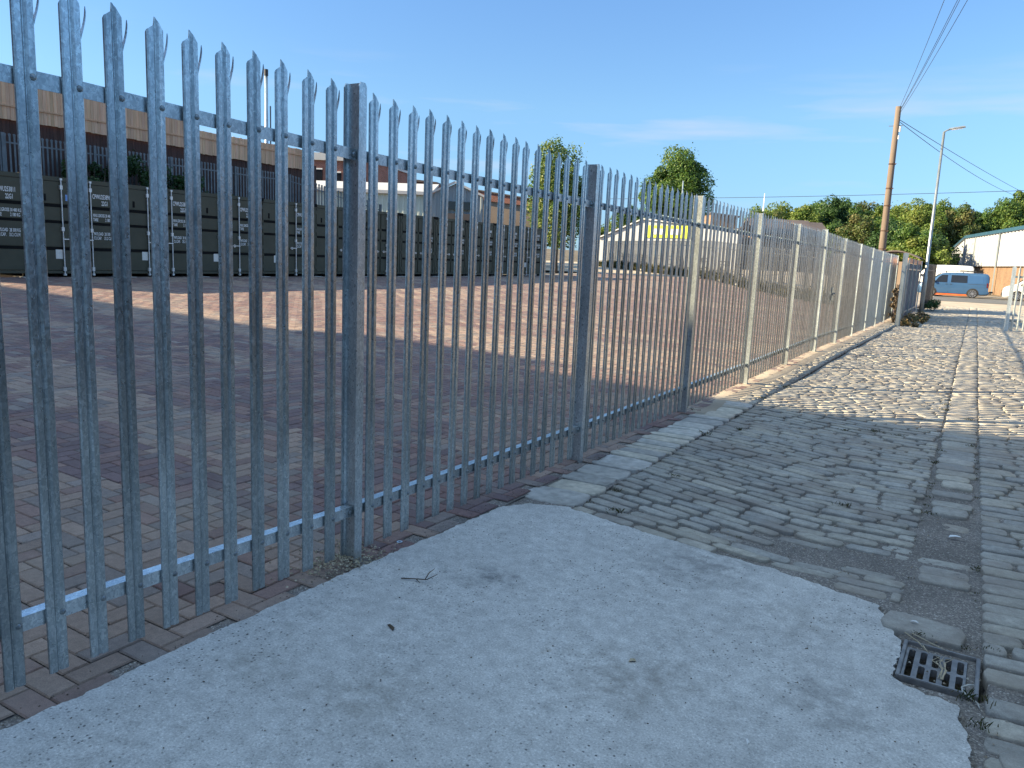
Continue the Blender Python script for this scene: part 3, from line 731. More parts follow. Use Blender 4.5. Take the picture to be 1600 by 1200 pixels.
# ------------------------------------------------------------------ bank, boarded fences and small palisade behind the containers
def bank_h(x, y):
    t = np.clip((-26.95-x)/.4, 0, 1); e = np.clip((33-y)/4, 0, 1)
    return gz(x, y)+t*2.0*e-.05
grid_mesh('bank', np.concatenate([np.linspace(-26.9, -27.5, 6), np.linspace(-28, -44, 12)])[::-1], np.linspace(2, 37, 50), bank_h, 'earth')
def boarded(name, label, x, y0, y1, z0, z1, mat, wboard, step=0, rails=(), thick=.022):
    o = empty(name, (x, y0, z0)); tag(o, label, 'fence')
    m = MB(); y = 0
    while y < y1-y0:
        g = random.uniform(.78, 1.12); m.cur = (g, g*random.uniform(.96, 1.02), g*random.uniform(.92, 1.02))
        xo = random.uniform(0, .012)
        m.box(xo-thick, xo, y, y+wboard-.006, random.uniform(0, .03), z1-z0+random.uniform(-.015, .015)); y += wboard
    m.build('boards', mat, o, attr=True)
    for z in rails:
        m = MB(); m.cur = (.9, .85, .8); m.box(.012, .05, 0, y1-y0, z-z0-.03, z-z0+.03); m.build('rail', mat, o, attr=True)
    k = 0; m = MB(); 
    yy = 0
    while yy < y1-y0+.1:
        m = MB(); m.cur = (.8, .8, .8); m.box(-.26, -.16, yy-.05, yy+.05, z_base(x, y0+yy)-z0, z1-z0-.08); m.build('post', mat, o, attr=True); yy += 2.9
    return o
def z_base(x, y): return float(bank_h(x, y))-.2
boarded('board_fence', 'dark brown stained board fence standing behind the containers', -29.6, 10, 29.9, 2.45, 5.66, 'timber_dark', .125)
boarded('timber_fence', 'tall pale timber boards rising above the dark board fence', -29.5, 10, 22.3, 5.50, 6.78, 'timber_pale', .125, rails=(5.98,))
boarded('timber_fence', 'lower stretch of pale timber boards stepping down toward the brick building', -29.5, 22.35, 29.2, 5.36, 6.33, 'timber_pale', .125, rails=(6.05,))
def far_palisade(label, pts, h, sp, zf, w=.06, mat='galv_far', limit=100, name='palisade_fence'):
    o = empty(name, (pts[0][0], pts[0][1], zf(*pts[0]))); tag(o, label, 'fence')
    L0 = Vector(o.location); pm = MB(); n = 0; cnt = 0; tot = 0
    segs = list(zip(pts[:-1], pts[1:])); 
    for a, b in segs:
        a = Vector(a); b = Vector(b); d = (b-a); L = d.length; d.normalize(); nrm = Vector((-d.y, d.x)); k = 0
        m = max(1, int(L/2.75))
        for i in range(m+1):
            p = a+d*(L*i/m); z = zf(p.x, p.y); q = MB(); q.obox(Vector((p.x, p.y, z+h/2-.1))-L0, (d.x, d.y, 0), (nrm.x, nrm.y, 0), (0, 0, 1), .05, .03, h/2+.1); q.build('post', mat, o)
        for zz in (.3, h-.3):
            q = MB()
            q.bar(Vector((a.x, a.y, zf(*a)+zz))-L0, Vector((b.x, b.y, zf(*b)+zz))-L0, .01, .05); q.build('rail', mat, o)
        while k*sp < L:
            p = a+d*(k*sp); z = zf(p.x, p.y); nn = w/2; u = Vector((d.x, d.y, 0)); v = Vector((nrm.x, nrm.y, 0))*.012; c = Vector((p.x, p.y, z))-L0
            q = [c-u*nn+Vector((0, 0, .05)), c+u*nn+Vector((0, 0, .05)), c+u*nn+Vector((0, 0, h-.12)), c+u*nn*1.7+Vector((0, 0, h-.03)), c+Vector((0, 0, h)), c-u*nn*1.7+Vector((0, 0, h-.03)), c-u*nn+Vector((0, 0, h-.12))]
            vs = [x+v*1.2 for x in q]+[x-v*.2 for x in q]; m7 = 7
            pm.add(vs, [tuple(range(7)), tuple(range(13, 6, -1))]+[(i, (i+1) % 7, 7+(i+1) % 7, 7+i) for i in range(7)]); k += 1
    g = pm.build('pales', mat, o); g['kind'] = 'stuff'
    return o
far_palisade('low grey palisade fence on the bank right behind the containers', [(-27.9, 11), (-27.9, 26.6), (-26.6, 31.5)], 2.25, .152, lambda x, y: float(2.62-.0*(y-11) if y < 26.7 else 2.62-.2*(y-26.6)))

# ------------------------------------------------------------------ foliage
def leaf_cloud(centres, radii, nper, size, cols, seed, flat=.0, squash=(1, 1, 1), edge=.55):
    g = np.random.default_rng(seed); K = len(centres)
    idx = np.repeat(np.arange(K), nper); n = len(idx)
    d = g.normal(size=(n, 3)); d /= np.linalg.norm(d, axis=1)[:, None]
    rr = g.random(n)**(1/3)*(1-edge)+edge*g.random(n)**.15
    rr *= 1+.28*g.normal(size=n)*(g.random(n) < .25)
    P = centres[idx]+d*(radii[idx]*rr)[:, None]*np.array(squash)
    nrm = d*.7+g.normal(size=(n, 3))*.6+np.array([0, 0, .35]); nrm /= np.linalg.norm(nrm, axis=1)[:, None]
    a = np.cross(nrm, g.normal(size=(n, 3))); a /= np.linalg.norm(a, axis=1)[:, None]; b = np.cross(nrm, a)
    s = (size*g.uniform(.6, 1.3, n))[:, None]
    V = np.stack([P-a*s, P+b*s*.55, P+a*s, P-b*s*.55], 1).reshape(-1, 3)
    F = np.arange(n*4).reshape(-1, 4)
    cols = np.array(cols); cl = g.integers(0, len(cols), K); pick = np.where(g.random(n) < .62, cl[idx], g.integers(0, len(cols), n))
    C = cols[pick]*g.uniform(.72, 1.28, n)[:, None]
    return V, F, np.repeat(C, 4, 0)
GREENS = {'wood': [(.085, .115, .022), (.105, .125, .025), (.065, .095, .022), (.14, .145, .03), (.05, .08, .022)],
          'yellow': [(.16, .16, .03), (.13, .14, .03), (.10, .12, .025), (.18, .16, .035)],
          'dark': [(.045, .070, .024), (.055, .085, .025), (.075, .10, .03), (.035, .058, .02)],
          'rusty': [(.13, .10, .035), (.10, .10, .03), (.16, .11, .04), (.07, .085, .025)],
          'light': [(.11, .13, .035), (.14, .15, .04), (.085, .11, .03), (.19, .17, .05), (.07, .10, .03)],
          'ivy': [(.020, .05, .018), (.028, .065, .022), (.04, .08, .025)]}
for _k in GREENS:
    if _k != 'ivy': GREENS[_k] = [(c[0]*1.02, c[1]*1.36, c[2]*1.5) for c in GREENS[_k]]
def tree(name, label, group, x, y, z0, h, cr, seed, pal, leaf=.16, nclump=46, nper=230, base=.3, lean=0, squash=1.0, tag_cat='tree'):
    g = np.random.default_rng(seed)
    o = empty(name, (x, y, z0)); tag(o, label, tag_cat, group)
    zc = h*(base+(1-base)*.5); hz = h*(1-base)*.5
    ce = []; ra = []
    for k in range(nclump):
        d = g.normal(size=3); d /= np.linalg.norm(d); r = g.random()**.45
        prof = 1-.10*max(0, d[2])
        p = np.array([d[0]*cr*r*.86*prof+lean*d[2], d[1]*cr*r*.86*prof, zc+d[2]*hz*r*.9])
        ce.append(p); ra.append(g.uniform(.16, .36)*min(cr, hz)*1.05)
    ce = np.array(ce); ra = np.array(ra)
    V, F, C = leaf_cloud(ce, ra, nper, leaf, GREENS[pal], seed, squash=(1, 1, squash))
    bulk('crown', V, [F], 'leaf', o, col=C)
    m = MB(); tr = max(.07, h*.022)
    tp = [(0, 0, -.3)]+[(g.normal(0, .04)*h*.12*i/4, g.normal(0, .04)*h*.12*i/4, h*(base+.35)*i/4) for i in range(1, 5)]
    m.tube(tp, [tr*1.35, tr, tr*.85, tr*.65, tr*.45], 8)
    for k in range(9):
        c = ce[g.integers(0, nclump)]; t = g.uniform(.35, .95); s = np.array(tp[-1])*t; mid = (s+c)/2+np.array([0, 0, .06*h])*g.random()
        m.tube([tuple(s), tuple(mid), tuple(c)], [tr*.45, tr*.28, tr*.08], 6)
    m.build('trunk', 'bark', o, smooth=True)
    return o
tree('broadleaf_tree', 'leafy pale green tree standing just behind the end of the container row', None, -24.0, 46.0, .6, 8.7, 2.35, 11, 'light', leaf=.09, nclump=105, nper=230, base=.12)
tree('broadleaf_tree', 'big round dark green tree rising alone behind the white building with the yellow sign', None, -29.6, 84.5, 1.2, 12.8, 3.9, 12, 'wood', leaf=.13, nclump=84, nper=560, base=.25)

# wood on the rising ground: trees one can tell apart, two ranks
wood = []
specs = []
px = [(-26.6, 113.9, 9.4), (-26.6, 120.0, 10.4), (-25.9, 126.3, 10.6), (-22.2, 116.7, 10.3), (-21.6, 122.9, 10.7), (-21.1, 129.3, 11.6), (-18.0, 119.3, 11.3), (-17.1, 125.8, 11.7), (-16.1, 132.2, 11.6), (-13.1, 122.0, 10.7), (-11.9, 128.7, 11.4), (-10.6, 135.5, 12.1), (-8.0, 125.2, 11.6), (-6.5, 131.9, 11.7), (-4.9, 138.8, 11.9), (-2.8, 128.1, 10.7), (-1.1, 135.0, 11.3), (0.6, 142.0, 12.1), (2.2, 131.2, 11.7), (3.8, 138.3, 13.5), (6.3, 145.8, 14.6), (8.4, 135.2, 13.6)]
desc = ['yellow-green', 'dull green', 'dark green', 'rust-tinged green']
pals = ['yellow', 'wood', 'dark', 'rusty']
order = [0, 0, 1, 0, 1, 1, 2, 1, 3, 1, 0, 0, 0, 1, 1, 3, 2, 0, 1, 1, 2, 2]
where = ['at the far left end of the wood by the white mast', 'second from the left end of the wood', 'left of the two dark roofs', 'above the larger of the two dark roofs', 'above the gap between the two dark roofs', 'above the smaller dark roof', 'where the skyline of the wood rises highest on the left', 'a little left of the highest left crown top', 'between the smaller dark roof and the telegraph pole', 'just left of the telegraph pole', 'right behind the telegraph pole', 'just right of the telegraph pole', 'halfway between telegraph pole and street lamp', 'a bit nearer the lamp than the telegraph pole', 'left beside the street lamp', 'right beside the street lamp', 'second to the right of the lamp', 'above the blue van', 'above the left end of the white warehouse', 'above the teal roof edge', 'tall at the right edge of the picture', 'mostly cut off by the right edge']
for i, ((x, y, h), oi) in enumerate(zip(px, order)):
    tree('wood_tree', desc[oi]+' tree, '+where[i], 'trees of the wood beyond the road', x, y, float(ground_h(x, y)), h*1.04-float(ground_h(x, y)), 3.5+.5*math.sin(i*2.1), 100+i, pals[oi], leaf=.155, nclump=60, nper=420, base=.04)
px2 = [(-9.5, 104, 7.2, 2, 'behind the shed and the telegraph pole foot'), (-6.8, 101, 7.0, 1, 'left of the lamp column foot'), (-5.9, 99, 6.0, 0, 'directly behind the lamp column'), (-13, 106, 7.5, 3, 'to the left of the telegraph pole'), (-16.8, 109, 7.2, 1, 'right of the smaller dark roof'), (-5.2, 106, 6.4, 2, 'left of the warehouse gable'), (-5.8, 110, 8.0, 0, 'between pole and lamp'), (-10.8, 110, 8.2, 1, 'behind the pole')]
for i, (x, y, h, oi, w) in enumerate(px2):
    tree('wood_tree', desc[oi]+' lower tree, '+w, 'trees of the wood beyond the road', x, y, float(ground_h(x, y)), h, 3.1, 200+i, pals[oi], leaf=.15, nclump=46, nper=360, base=-.02)
for i, (x, y, h, r, pl, lab) in enumerate([(-43, 104, 10, 2.6, 'dark', 'distant dark tree on the skyline between the second and third thick posts'), (-39, 100, 7, 3.0, 'yellow', 'low sunlit yellow-green tree left of the white building'), (-44.5, 101, 7, 2.6, 'yellow', 'sunlit shrubby tree behind the far palisade, near the second thick post'), (-23.5, 108, 8.6, 2.6, 'rusty', 'rust-tinged tree behind the orange brick house')]):
    tree('background_tree', lab, None, x, y, .5, h, r, 300+i, pl, leaf=.15, nclump=36, nper=300, base=.05)
# ivy over the bank
for i, (y, h, lab) in enumerate([(16.9, 1.75, 'dark ivy bush above the second container'), (18.6, 2.0, 'taller dark ivy bush above the third container'), (20.4, 1.6, 'dark ivy bush right of the tallest one'), (22.2, 1.05, 'lowest dark ivy bush where the ivy ends')]):
    o = empty('ivy_bush', (-27.45, y, 2.5)); tag(o, lab, 'bush', 'ivy bushes behind the containers')
    g = np.random.default_rng(400+i); ce = np.stack([g.uniform(-.35, .35, 16), g.uniform(-1.0, 1.0, 16), g.uniform(.2, h, 16)], 1)
    V, F, C = leaf_cloud(ce, g.uniform(.22, .42, 16), 130, .075, GREENS['ivy'], 410+i); bulk('foliage', V, [F], 'leaf', o, col=C)
    m = MB()
    for k in range(5): m.tube([(0, -.6+.3*k, -.4), (.1*k-.2, -.7+.33*k, h*.5), (.05, -.8+.4*k, h*.9)], [.03, .02, .006], 6)
    m.build('stems', 'bark', o)

# ------------------------------------------------------------------ buildings
def prism_clad(m, a, b, z0a, z1a, z1b, pitch, d=.035):
    """ribbed cladding from plan point a to b, top going z1a->z1b"""
    a = Vector(a); b = Vector(b); u = (b-a); L = u.length; u.normalize(); nr = Vector((u.y, -u.x)); n = max(2, int(L/pitch))
    P = []
    for k in range(n):
        for f, o in ((0, 0), (.45, 0), (.57, d), (.88, d)): P.append((k+f, o))
    P.append((n, 0))
    vs = []; 
    for t, o in P:
        p = a+u*(L*t/n)+nr*o; zt = z1a+(z1b-z1a)*t/n; vs += [(p.x, p.y, z0a), (p.x, p.y, zt)]
    m.add(vs, [(2*i, 2*i+2, 2*i+3, 2*i+1) for i in range(len(P)-1)])
# white warehouse on the right with teal roof trim
wh = empty('white_warehouse', (0, 80, 0)); tag(wh, 'white ribbed-clad warehouse with teal roof edge and orange brick base behind the vans', 'warehouse'); wl = Vector(wh.location)
def sub(m, L):
    m.v = [tuple(Vector(v)-L) for v in m.v]; return m
Aw, Bw, Cw, Dw, Ew = (-1.62, 112.6), (5.1, 79.5), (36, 84), (34, 125), (-3.3, 125.4)
m = MB(); m.poly([Aw, Bw, Cw, Dw, Ew], (-.6, 2.60)); sub(m, wl).build('brick_base', 'brick_orange', wh)
m = MB(); prism_clad(m, Bw, Aw, 2.64, 6.10, 6.10, 1.25, -.22); prism_clad(m, Aw, Ew, 2.64, 6.10, 4.9, 1.25, -.16)
m.poly([(Aw[0]+.12, Aw[1]), (Bw[0]+.12, Bw[1]+.1), (Cw[0], Cw[1]), Dw, (Ew[0]+.2, Ew[1]-.1)], (2.62, [6.05, 6.05, 6.05, 4.8, 4.8])); sub(m, wl).build('cladding', 'white_clad', wh)
m = MB(); m.bar((Bw[0]-.16, Bw[1], 6.22), (Aw[0]-.16, Aw[1], 6.22), .36, .34); m.bar((Aw[0]-.16, Aw[1]+.1, 6.22), (Ew[0]-.16, Ew[1], 5.0), .36, .24); sub(m, wl).build('roof_trim', 'teal_trim', wh)
m = MB(); m.add([(p[0], p[1], z+dz) for dz in (0, .14) for p, z in zip((Aw, Bw, Cw, Dw, Ew), (6.2, 6.2, 6.2, 4.98, 4.98))], [(4, 3, 2, 1, 0), (5, 6, 7, 8, 9)]+[(i, (i+1) % 5, 5+(i+1) % 5, 5+i) for i in range(5)])
sub(m, wl).build('roof', 'slate', wh)
m = MB(); m.bar((Bw[0]-.10, Bw[1], 2.62), (Aw[0]-.10, Aw[1], 2.62), .14, .06); sub(m, wl).build('drip_flashing', 'fascia', wh)
m = MB()
for t in (.18, .5, .82): p = Vector(Aw).lerp(Vector(Bw), t); m.box(p.x-.34, p.x-.22, p.y-.06, p.y+.06, -.3, 6.0)
sub(m, wl).build('downpipe', 'grey_clad', wh)
for t0, t1 in ((.28, .46), (.56, .74)):
    a = Vector(Aw).lerp(Vector(Ew), t0); b = Vector(Aw).lerp(Vector(Ew), t1); m = MB(); m.bar((a.x-.2, a.y, 3.2), (b.x-.2, b.y, 3.2), .2, 2.2); sub(m, wl).build('window', 'dark_glass', wh)

# light green-white warehouse with grey gable, left background
g1 = empty('cladded_warehouse', (-30.8, 41.4, .6)); tag(g1, 'low warehouse with pale green ribbed side wall and grey gable behind the containers', 'warehouse'); gl = Vector(g1.location)
S0, S1, G1, G2 = (-40.5, 36.0), (-30.8, 41.4), (-29.5, 42.3), (-27.9, 43.1)
m = MB(); prism_clad(m, S0, S1, .5, 5.15, 5.15, .33, .05); sub(m, gl).build('side_wall', 'green_clad', g1)
m = MB(); prism_clad(m, S1, G1, .5, 5.25, 6.0, .33, .05); prism_clad(m, G1, G2, .5, 6.0, 5.2, .33, .05)
m.poly([(-30.9, 41.6), (-28.0, 43.3), (-37.6, 52), (-40, 50)], (.5, 5.1)); sub(m, gl).build('gable_wall', 'grey_clad', g1)
m = MB(); d = Vector((-9.7, -5.4, 0)).normalized(); nb = Vector((-.49, .87, 0))
p1 = Vector((-30.75, 41.4, 5.15)); p2 = Vector((-40.5, 36.0, 5.15)); off = Vector((1.4, .75, .85))
m.add([p1+Vector((.05, -.2, 0)), p2+Vector((.05, -.2, 0)), p2+Vector((-1.2, 2.6, .75)), p1+Vector((-.9, 2.0, .8))]+[q+Vector((0, 0, .12)) for q in (p1+Vector((.05, -.2, 0)), p2+Vector((.05, -.2, 0)), p2+Vector((-1.2, 2.6, .75)), p1+Vector((-.9, 2.0, .8)))], [(0, 1, 2, 3), (7, 6, 5, 4), (0, 4, 5, 1), (1, 5, 6, 2), (2, 6, 7, 3), (3, 7, 4, 0)])
m.bar((-30.7, 41.25, 5.28), (-40.5, 35.8, 5.28), .18, .2)
m.bar((-30.85, 41.3, 5.3), (-29.5, 42.2, 6.08), .3, .12); m.bar((-29.5, 42.2, 6.08), (-27.8, 43.1, 5.25), .3, .12)
sub(m, gl).build('roof', 'roof_white', g1)
for a, b, z0, z1, mt, nm in (((-29.95, 41.85), (-28.5, 42.75), 4.35, 4.85, 'dark_glass', 'window'), ((-29.95, 41.85), (-28.6, 42.65), 3.5, 4.1, 'fascia', 'shutter')):
    m = MB(); m.bar((a[0]+.08, a[1]-.12, (z0+z1)/2), (b[0]+.08, b[1]-.12, (z0+z1)/2), .08, z1-z0); sub(m, gl).build(nm, mt, g1)
m = MB(); m.bar((-29.2, 42.15, 4.5), (-28.9, 42.35, 4.5), .08, .34); sub(m, gl).build('oval_sign', 'sign_yellow', g1)
# brown flat-roofed building
b1 = empty('brown_building', (-31, 53, .8)); tag(b1, 'flat-roofed brown building with brick fascia between grey gable and nearer tree', 'building'); bl = Vector(b1.location)
m = MB(); m.poly([(-34.6, 51.2), (-30.2, 53.4), (-32.5, 60), (-37, 58)], (.5, [5.95, 5.45, 5.4, 5.9])); sub(m, bl).build('wall', 'brown_wall', b1)
m = MB(); m.poly([(-34.8, 51.0), (-30.0, 53.25), (-32.3, 60.3), (-37.3, 58.2)], (5.35, [6.5, 5.85, 5.9, 6.4])); m.v = [(v[0], v[1], v[2]+(.45 if (abs(v[2]-5.35) < .01 and v[0] < -34) else 0)) for v in m.v]; sub(m, bl).build('fascia', 'brick_red', b1)
m = MB(); m.poly([(-34.9, 50.9), (-29.9, 53.15), (-32.2, 60.4), (-37.4, 58.3)], (5.86, [6.62, 5.95, 6.0, 6.55])); m.v = [(v[0], v[1], v[2]+(.66 if (abs(v[2]-5.86) < .01 and v[0] < -34) else 0)) for v in m.v]; sub(m, bl).build('roof', 'fascia', b1)
# brick buildings far left
def block(name, label, P, z0, z1, wmat, rmat, roofh=.25, wins=(), over=.25, cat='building'):
    o = empty(name, (P[0][0], P[0][1], z0)); tag(o, label, cat); L = Vector(o.location)
    m = MB(); m.poly(P, (z0, z1)); sub(m, L).build('wall', wmat, o)
    c = Vector((sum(p[0] for p in P)/len(P), sum(p[1] for p in P)/len(P)))
    Q = [tuple(Vector(p)+(Vector(p)-c).normalized()*over) for p in P]
    zt = z1 if isinstance(z1, list) else [z1]*len(P)
    m = MB(); n = len(P); m.add([(q[0], q[1], z+.003) for q, z in zip(Q, zt)]+[(q[0], q[1], z+roofh) for q, z in zip(Q, zt)], [tuple(range(n))[::-1], tuple(range(n, 2*n))]+[(i, (i+1) % n, n+(i+1) % n, n+i) for i in range(n)])
    sub(m, L).build('roof', rmat, o)
    for (i, t0, t1, wz0, wz1) in wins:
        a = Vector(P[i]); b = Vector(P[(i+1) % n]); u = (b-a).normalized(); nr = Vector((u.y, -u.x)); p0 = a.lerp(b, t0)+nr*.03; p1 = a.lerp(b, t1)+nr*.03
        m = MB(); m.bar((p0.x, p0.y, (wz0+wz1)/2), (p1.x, p1.y, (wz0+wz1)/2), .06, wz1-wz0); w = sub(m, L).build('window', 'dark_glass', o)
        p0 = a.lerp(b, t0)+nr*.06; p1 = a.lerp(b, t1)+nr*.06
        m = MB(); m.bar((p0.x, p0.y, wz0-.05), (p1.x, p1.y, wz0-.05), .14, .1); m.bar((p0.x, p0.y, wz1+.05), (p1.x, p1.y, wz1+.05), .1, .1)
        sub(m, L).build('frame', 'render_white', w)
    return o
block('brick_building', 'red brick building with pale flat roof left of the first thick post', [(-46.0, 45.0), (-41.0, 47.6), (-44, 56), (-49, 53)], .5, 8.2, 'brick_red', 'roof_white', .55, [(0, .12, .3, 6.3, 7.5), (0, .42, .56, 6.2, 7.3), (0, .7, .9, 5.6, 7.4), (0, .7, .9, 3.4, 5.0)])
block('brick_building', 'red brick building with a white gable end just right of the first thick post', [(-50.2, 54.6), (-42.9, 58.3), (-46, 66), (-53, 62)], .5, [8.3, 7.6, 7.6, 8.3], 'brick_red', 'slate', .18, [(0, .42, .5, 7.0, 7.7)])
block('white_outbuilding', 'small white rendered block beside the red brick building right of the first thick post', [(-47.6, 55.1), (-46.6, 55.6), (-48, 58), (-49, 57.5)], 5, 8.75, 'render_white', 'render_white', .05, over=.02)
# white building with yellow sign
sb = empty('white_building', (-29, 82, 1)); tag(sb, 'white gabled building with a large yellow-green sign beyond the far palisade', 'building'); sl = Vector(sb.location)
a, b, c = Vector((-37.4, 82.2)), Vector((-32.1, 82.0)), Vector((-21.5, 81.4))
vs = []
for p, z in ((a, 3.85), (b, 6.0), (c, 5.0)): vs += [(p.x, p.y, .9), (p.x, p.y, z)]
back = Vector((-3, 14))
for p, z in ((a, 3.85), (b, 6.0), (c, 5.0)): q = p+back; vs += [(q.x, q.y, .9), (q.x, q.y, z)]
m = MB(); m.add(vs, [(0, 2, 3, 1), (2, 4, 5, 3), (6, 7, 9, 8), (8, 9, 11, 10), (0, 1, 7, 6), (4, 10, 11, 5)]); sub(m, sl).build('wall', 'white_clad', sb)
m = MB()
for p, q, z, zz in ((a, b, 3.9, 6.06), (b, c, 6.06, 5.05)):
    u = (q-p).normalized(); f = Vector((u.y, -u.x))*.3
    P = [(p+f, z), (q+f, zz), (q+back, zz), (p+back, z)]
    m.add([(w.x, w.y, h) for w, h in P]+[(w.x, w.y, h+.14) for w, h in P], [(3, 2, 1, 0), (4, 5, 6, 7), (0, 1, 5, 4), (1, 2, 6, 5), (2, 3, 7, 6), (3, 0, 4, 7)])
sub(m, sl).build('roof', 'roof_white', sb)
u = (c-b).normalized(); f = Vector((u.y, -u.x))*.12
def onw(t0, t1, z0, z1, nm, mt, par, th=.06, o=1.0):
    p = b+u*t0+f*o; q = b+u*t1+f*o; m = MB(); m.bar((p.x, p.y, (z0+z1)/2), (q.x, q.y, (z0+z1)/2), th, z1-z0); return sub(m, sl).build(nm, mt, par)
sg = onw(.3, 5.4, 4.15, 5.45, 'sign', 'sign_yellow', sb)
for k in range(4): onw(1.15+.9*k, 1.8+.9*k, 4.5, 5.1, 'panel', 'white_paint', sg, .05, 1.35)
block('long_roof_building', 'long low building with pale roof behind the white building', [(-35.7, 97.6), (-24, 104), (-30, 112), (-40, 106)], .8, [7.2, 5.5, 5.5, 7.2], 'grey_clad', 'roof_white', .3)
block('brick_house', 'small orange brick house end seen over the pale spikes of the fence', [(-28.8, 95.8), (-26.0, 97.4), (-28, 101), (-31, 99)], .8, [7.6, 7.3, 7.3, 7.6], 'brick_orange', 'slate', .2)
def house(name, label, x0, y0, x1, y1, zb, ze, zr, dep):
    o = empty(name, (x0, y0, zb)); tag(o, label, 'house', 'houses with dark roofs behind the fence'); L = Vector(o.location)
    a = Vector((x0, y0)); b = Vector((x1, y1)); u = (b-a).normalized(); n = Vector((-u.y, u.x))*dep
    m = MB(); c, d = b+n, a+n; m.poly([a, b, c, d], (zb, ze)); mid0 = a+n*.5; mid1 = b+n*.5
    m.add([(b.x, b.y, ze), (c.x, c.y, ze), (mid1.x, mid1.y, zr-.05)], [(0, 1, 2)]); sub(m, L).build('wall', 'brick_orange', o)
    m = MB(); e = u*.25
    A, B, Mi, Mj = a-e-n*.06, b+e-n*.06, mid0-e, mid1+e; C2, D2 = c+e+n*.06, d-e+n*.06
    vs = [(A.x, A.y, ze-.1), (B.x, B.y, ze-.1), (Mj.x, Mj.y, zr), (Mi.x, Mi.y, zr), (C2.x, C2.y, ze-.1), (D2.x, D2.y, ze-.1)]
    vs += [(v[0], v[1], v[2]+.14) for v in vs]
    m.add(vs, [(0, 1, 2, 3), (3, 2, 4, 5), (9, 8, 7, 6), (11, 10, 8, 9), (0, 6, 7, 1), (1, 7, 8, 2), (2, 8, 10, 4), (4, 10, 11, 5), (5, 11, 9, 3), (3, 9, 6, 0)])
    sub(m, L).build('roof', 'slate', o)
house('terraced_house', 'larger dark-roofed house showing above the pale fence spikes', -22.5, 92.5, -16.7, 96.3, .5, 5.4, 7.0, 5.5)
house('terraced_house', 'smaller dark-roofed house right next to the larger dark roof', -17.6, 94.2, -15.1, 96.0, .5, 5.2, 6.75, 5)
# big brick mill block behind the photographer: throws the shade over the near ground
def mill():
    o = empty('brick_mill', (-30, -12, 0)); tag(o, 'large brick industrial block behind the viewpoint that shades the near ground', 'building'); L = Vector(o.location)
    m = MB(); m.box(-62, -6.2, -22, -7.0, 0, 13.6); sub(m, L).build('wall', 'brick_red', o)
    m = MB(); m.box(-62.3, -6.0, -22.3, -6.8, 13.603, 13.85); sub(m, L).build('roof', 'slate', o)
    m = MB(); m.box(-34.6, -31.2, -9.5, -7.4, 13.86, 15.1); sub(m, L).build('lift_housing', 'brick_red', o)
    for fl in range(4):
        for k in range(14):
            m = MB(); x = -60+k*3.9; m.box(x, x+1.6, -6.99, -6.94, 1.4+fl*3.1, 3.2+fl*3.1); sub(m, L).build('window', 'dark_glass', o)
mill()
bw = empty('added_dark_wall', (3.4, 8, 0)); tag(bw, 'added dark wall along the right side of the lane, unseen, for the steel pales to reflect', 'wall')  # added unseen wall, gives the galvanised pales a dark reflection
m = MB(); m.box(3.3, 3.75, -9, 24, -.3, 2.9); sub(m, Vector(bw.location)).build('dark_wall_body', 'twig', bw)
m = MB(); m.box(3.22, 3.83, -9.05, 24.05, 2.903, 3.02); sub(m, Vector(bw.location)).build('coping', 'slate', bw)

# ------------------------------------------------------------------ poles, mast, cables
tp = empty('telegraph_pole', (-3.83, 39.0, gzf(-3.83, 39))); tag(tp, 'weathered wooden telegraph pole with cables behind the end of the fence', 'telegraph pole')
m = MB(); H = 8.86; m.tube([(0, 0, -.4), (0, .0, 3), (-.01, 0, 6), (-.015, 0, H)], [.165, .15, .13, .115], 14); m.build('pole', 'pole_wood', tp, smooth=True)
for z in (8.05,): m = MB(); m.bar((-.32, 0, z), (.25, 0, z), .035, .03); m.build('cross_bar', 'galv_old', tp)
for z in (6.4, 5.35, 4.6, 3.5, 2.7, 1.8):
    m = MB(); m.tube([(0, 0, z), (0, 0, z+.05)], [.152, .152], 14); m.bar((.1, -.1, z+.02), (.2, -.2, z+.02), .02, .02); m.build('step_band', 'rust', tp)
m = MB(); m.cyl((.14, -.02, 7.9), (0, 0, 1), .05, .22, 10); m.cyl((.13, -.05, 7.55), (0, 0, 1), .035, .15, 8); m.build('insulator', 'render_white', tp)
lp = empty('street_lamp', (-2.10, 41.7, gzf(-2.1, 41.7))); tag(lp, 'slim grey steel street lamp column with a flat lantern beside the lane mouth', 'street lamp')
m = MB(); H = 8.2; m.tube([(0, 0, -.2), (0, 0, 1.6), (0, 0, 1.7), (0, 0, H)], [.10, .10, .075, .055], 14); m.build('column', 'galv_old', lp, smooth=True)
m = MB(); m.tube([(0, 0, H-.02), (.12, 0, H+.06), (.3, 0, H+.1)], [.035, .03, .028], 8); m.build('arm', 'galv_old', lp)
m = MB(); m.add([(.15, -.1, H+.06), (.85, -.13, H+.16), (.85, .13, H+.16), (.15, .1, H+.06), (.2, -.08, H+.14), (.8, -.11, H+.22), (.8, .11, H+.22), (.2, .08, H+.14)], [(3, 2, 1, 0), (4, 5, 6, 7), (0, 1, 5, 4), (1, 2, 6, 5), (2, 3, 7, 6), (3, 0, 4, 7)]); ln = m.build('lantern', 'galv_old', lp, bevel=.01)
m = MB(); m.add([(.3, -.08, H+.055), (.75, -.09, H+.12), (.75, .09, H+.12), (.3, .08, H+.055), (.3, -.08, H+.075), (.75, -.09, H+.14), (.75, .09, H+.14), (.3, .08, H+.075)], [(3, 2, 1, 0), (4, 5, 6, 7), (0, 1, 5, 4), (1, 2, 6, 5), (2, 3, 7, 6), (3, 0, 4, 7)]); m.build('lens', 'lamp_lens', ln)
m = MB(); m.box(-.06, .06, -.092, -.084, .4, 1.0); m.build('door', 'galv_old', lp)
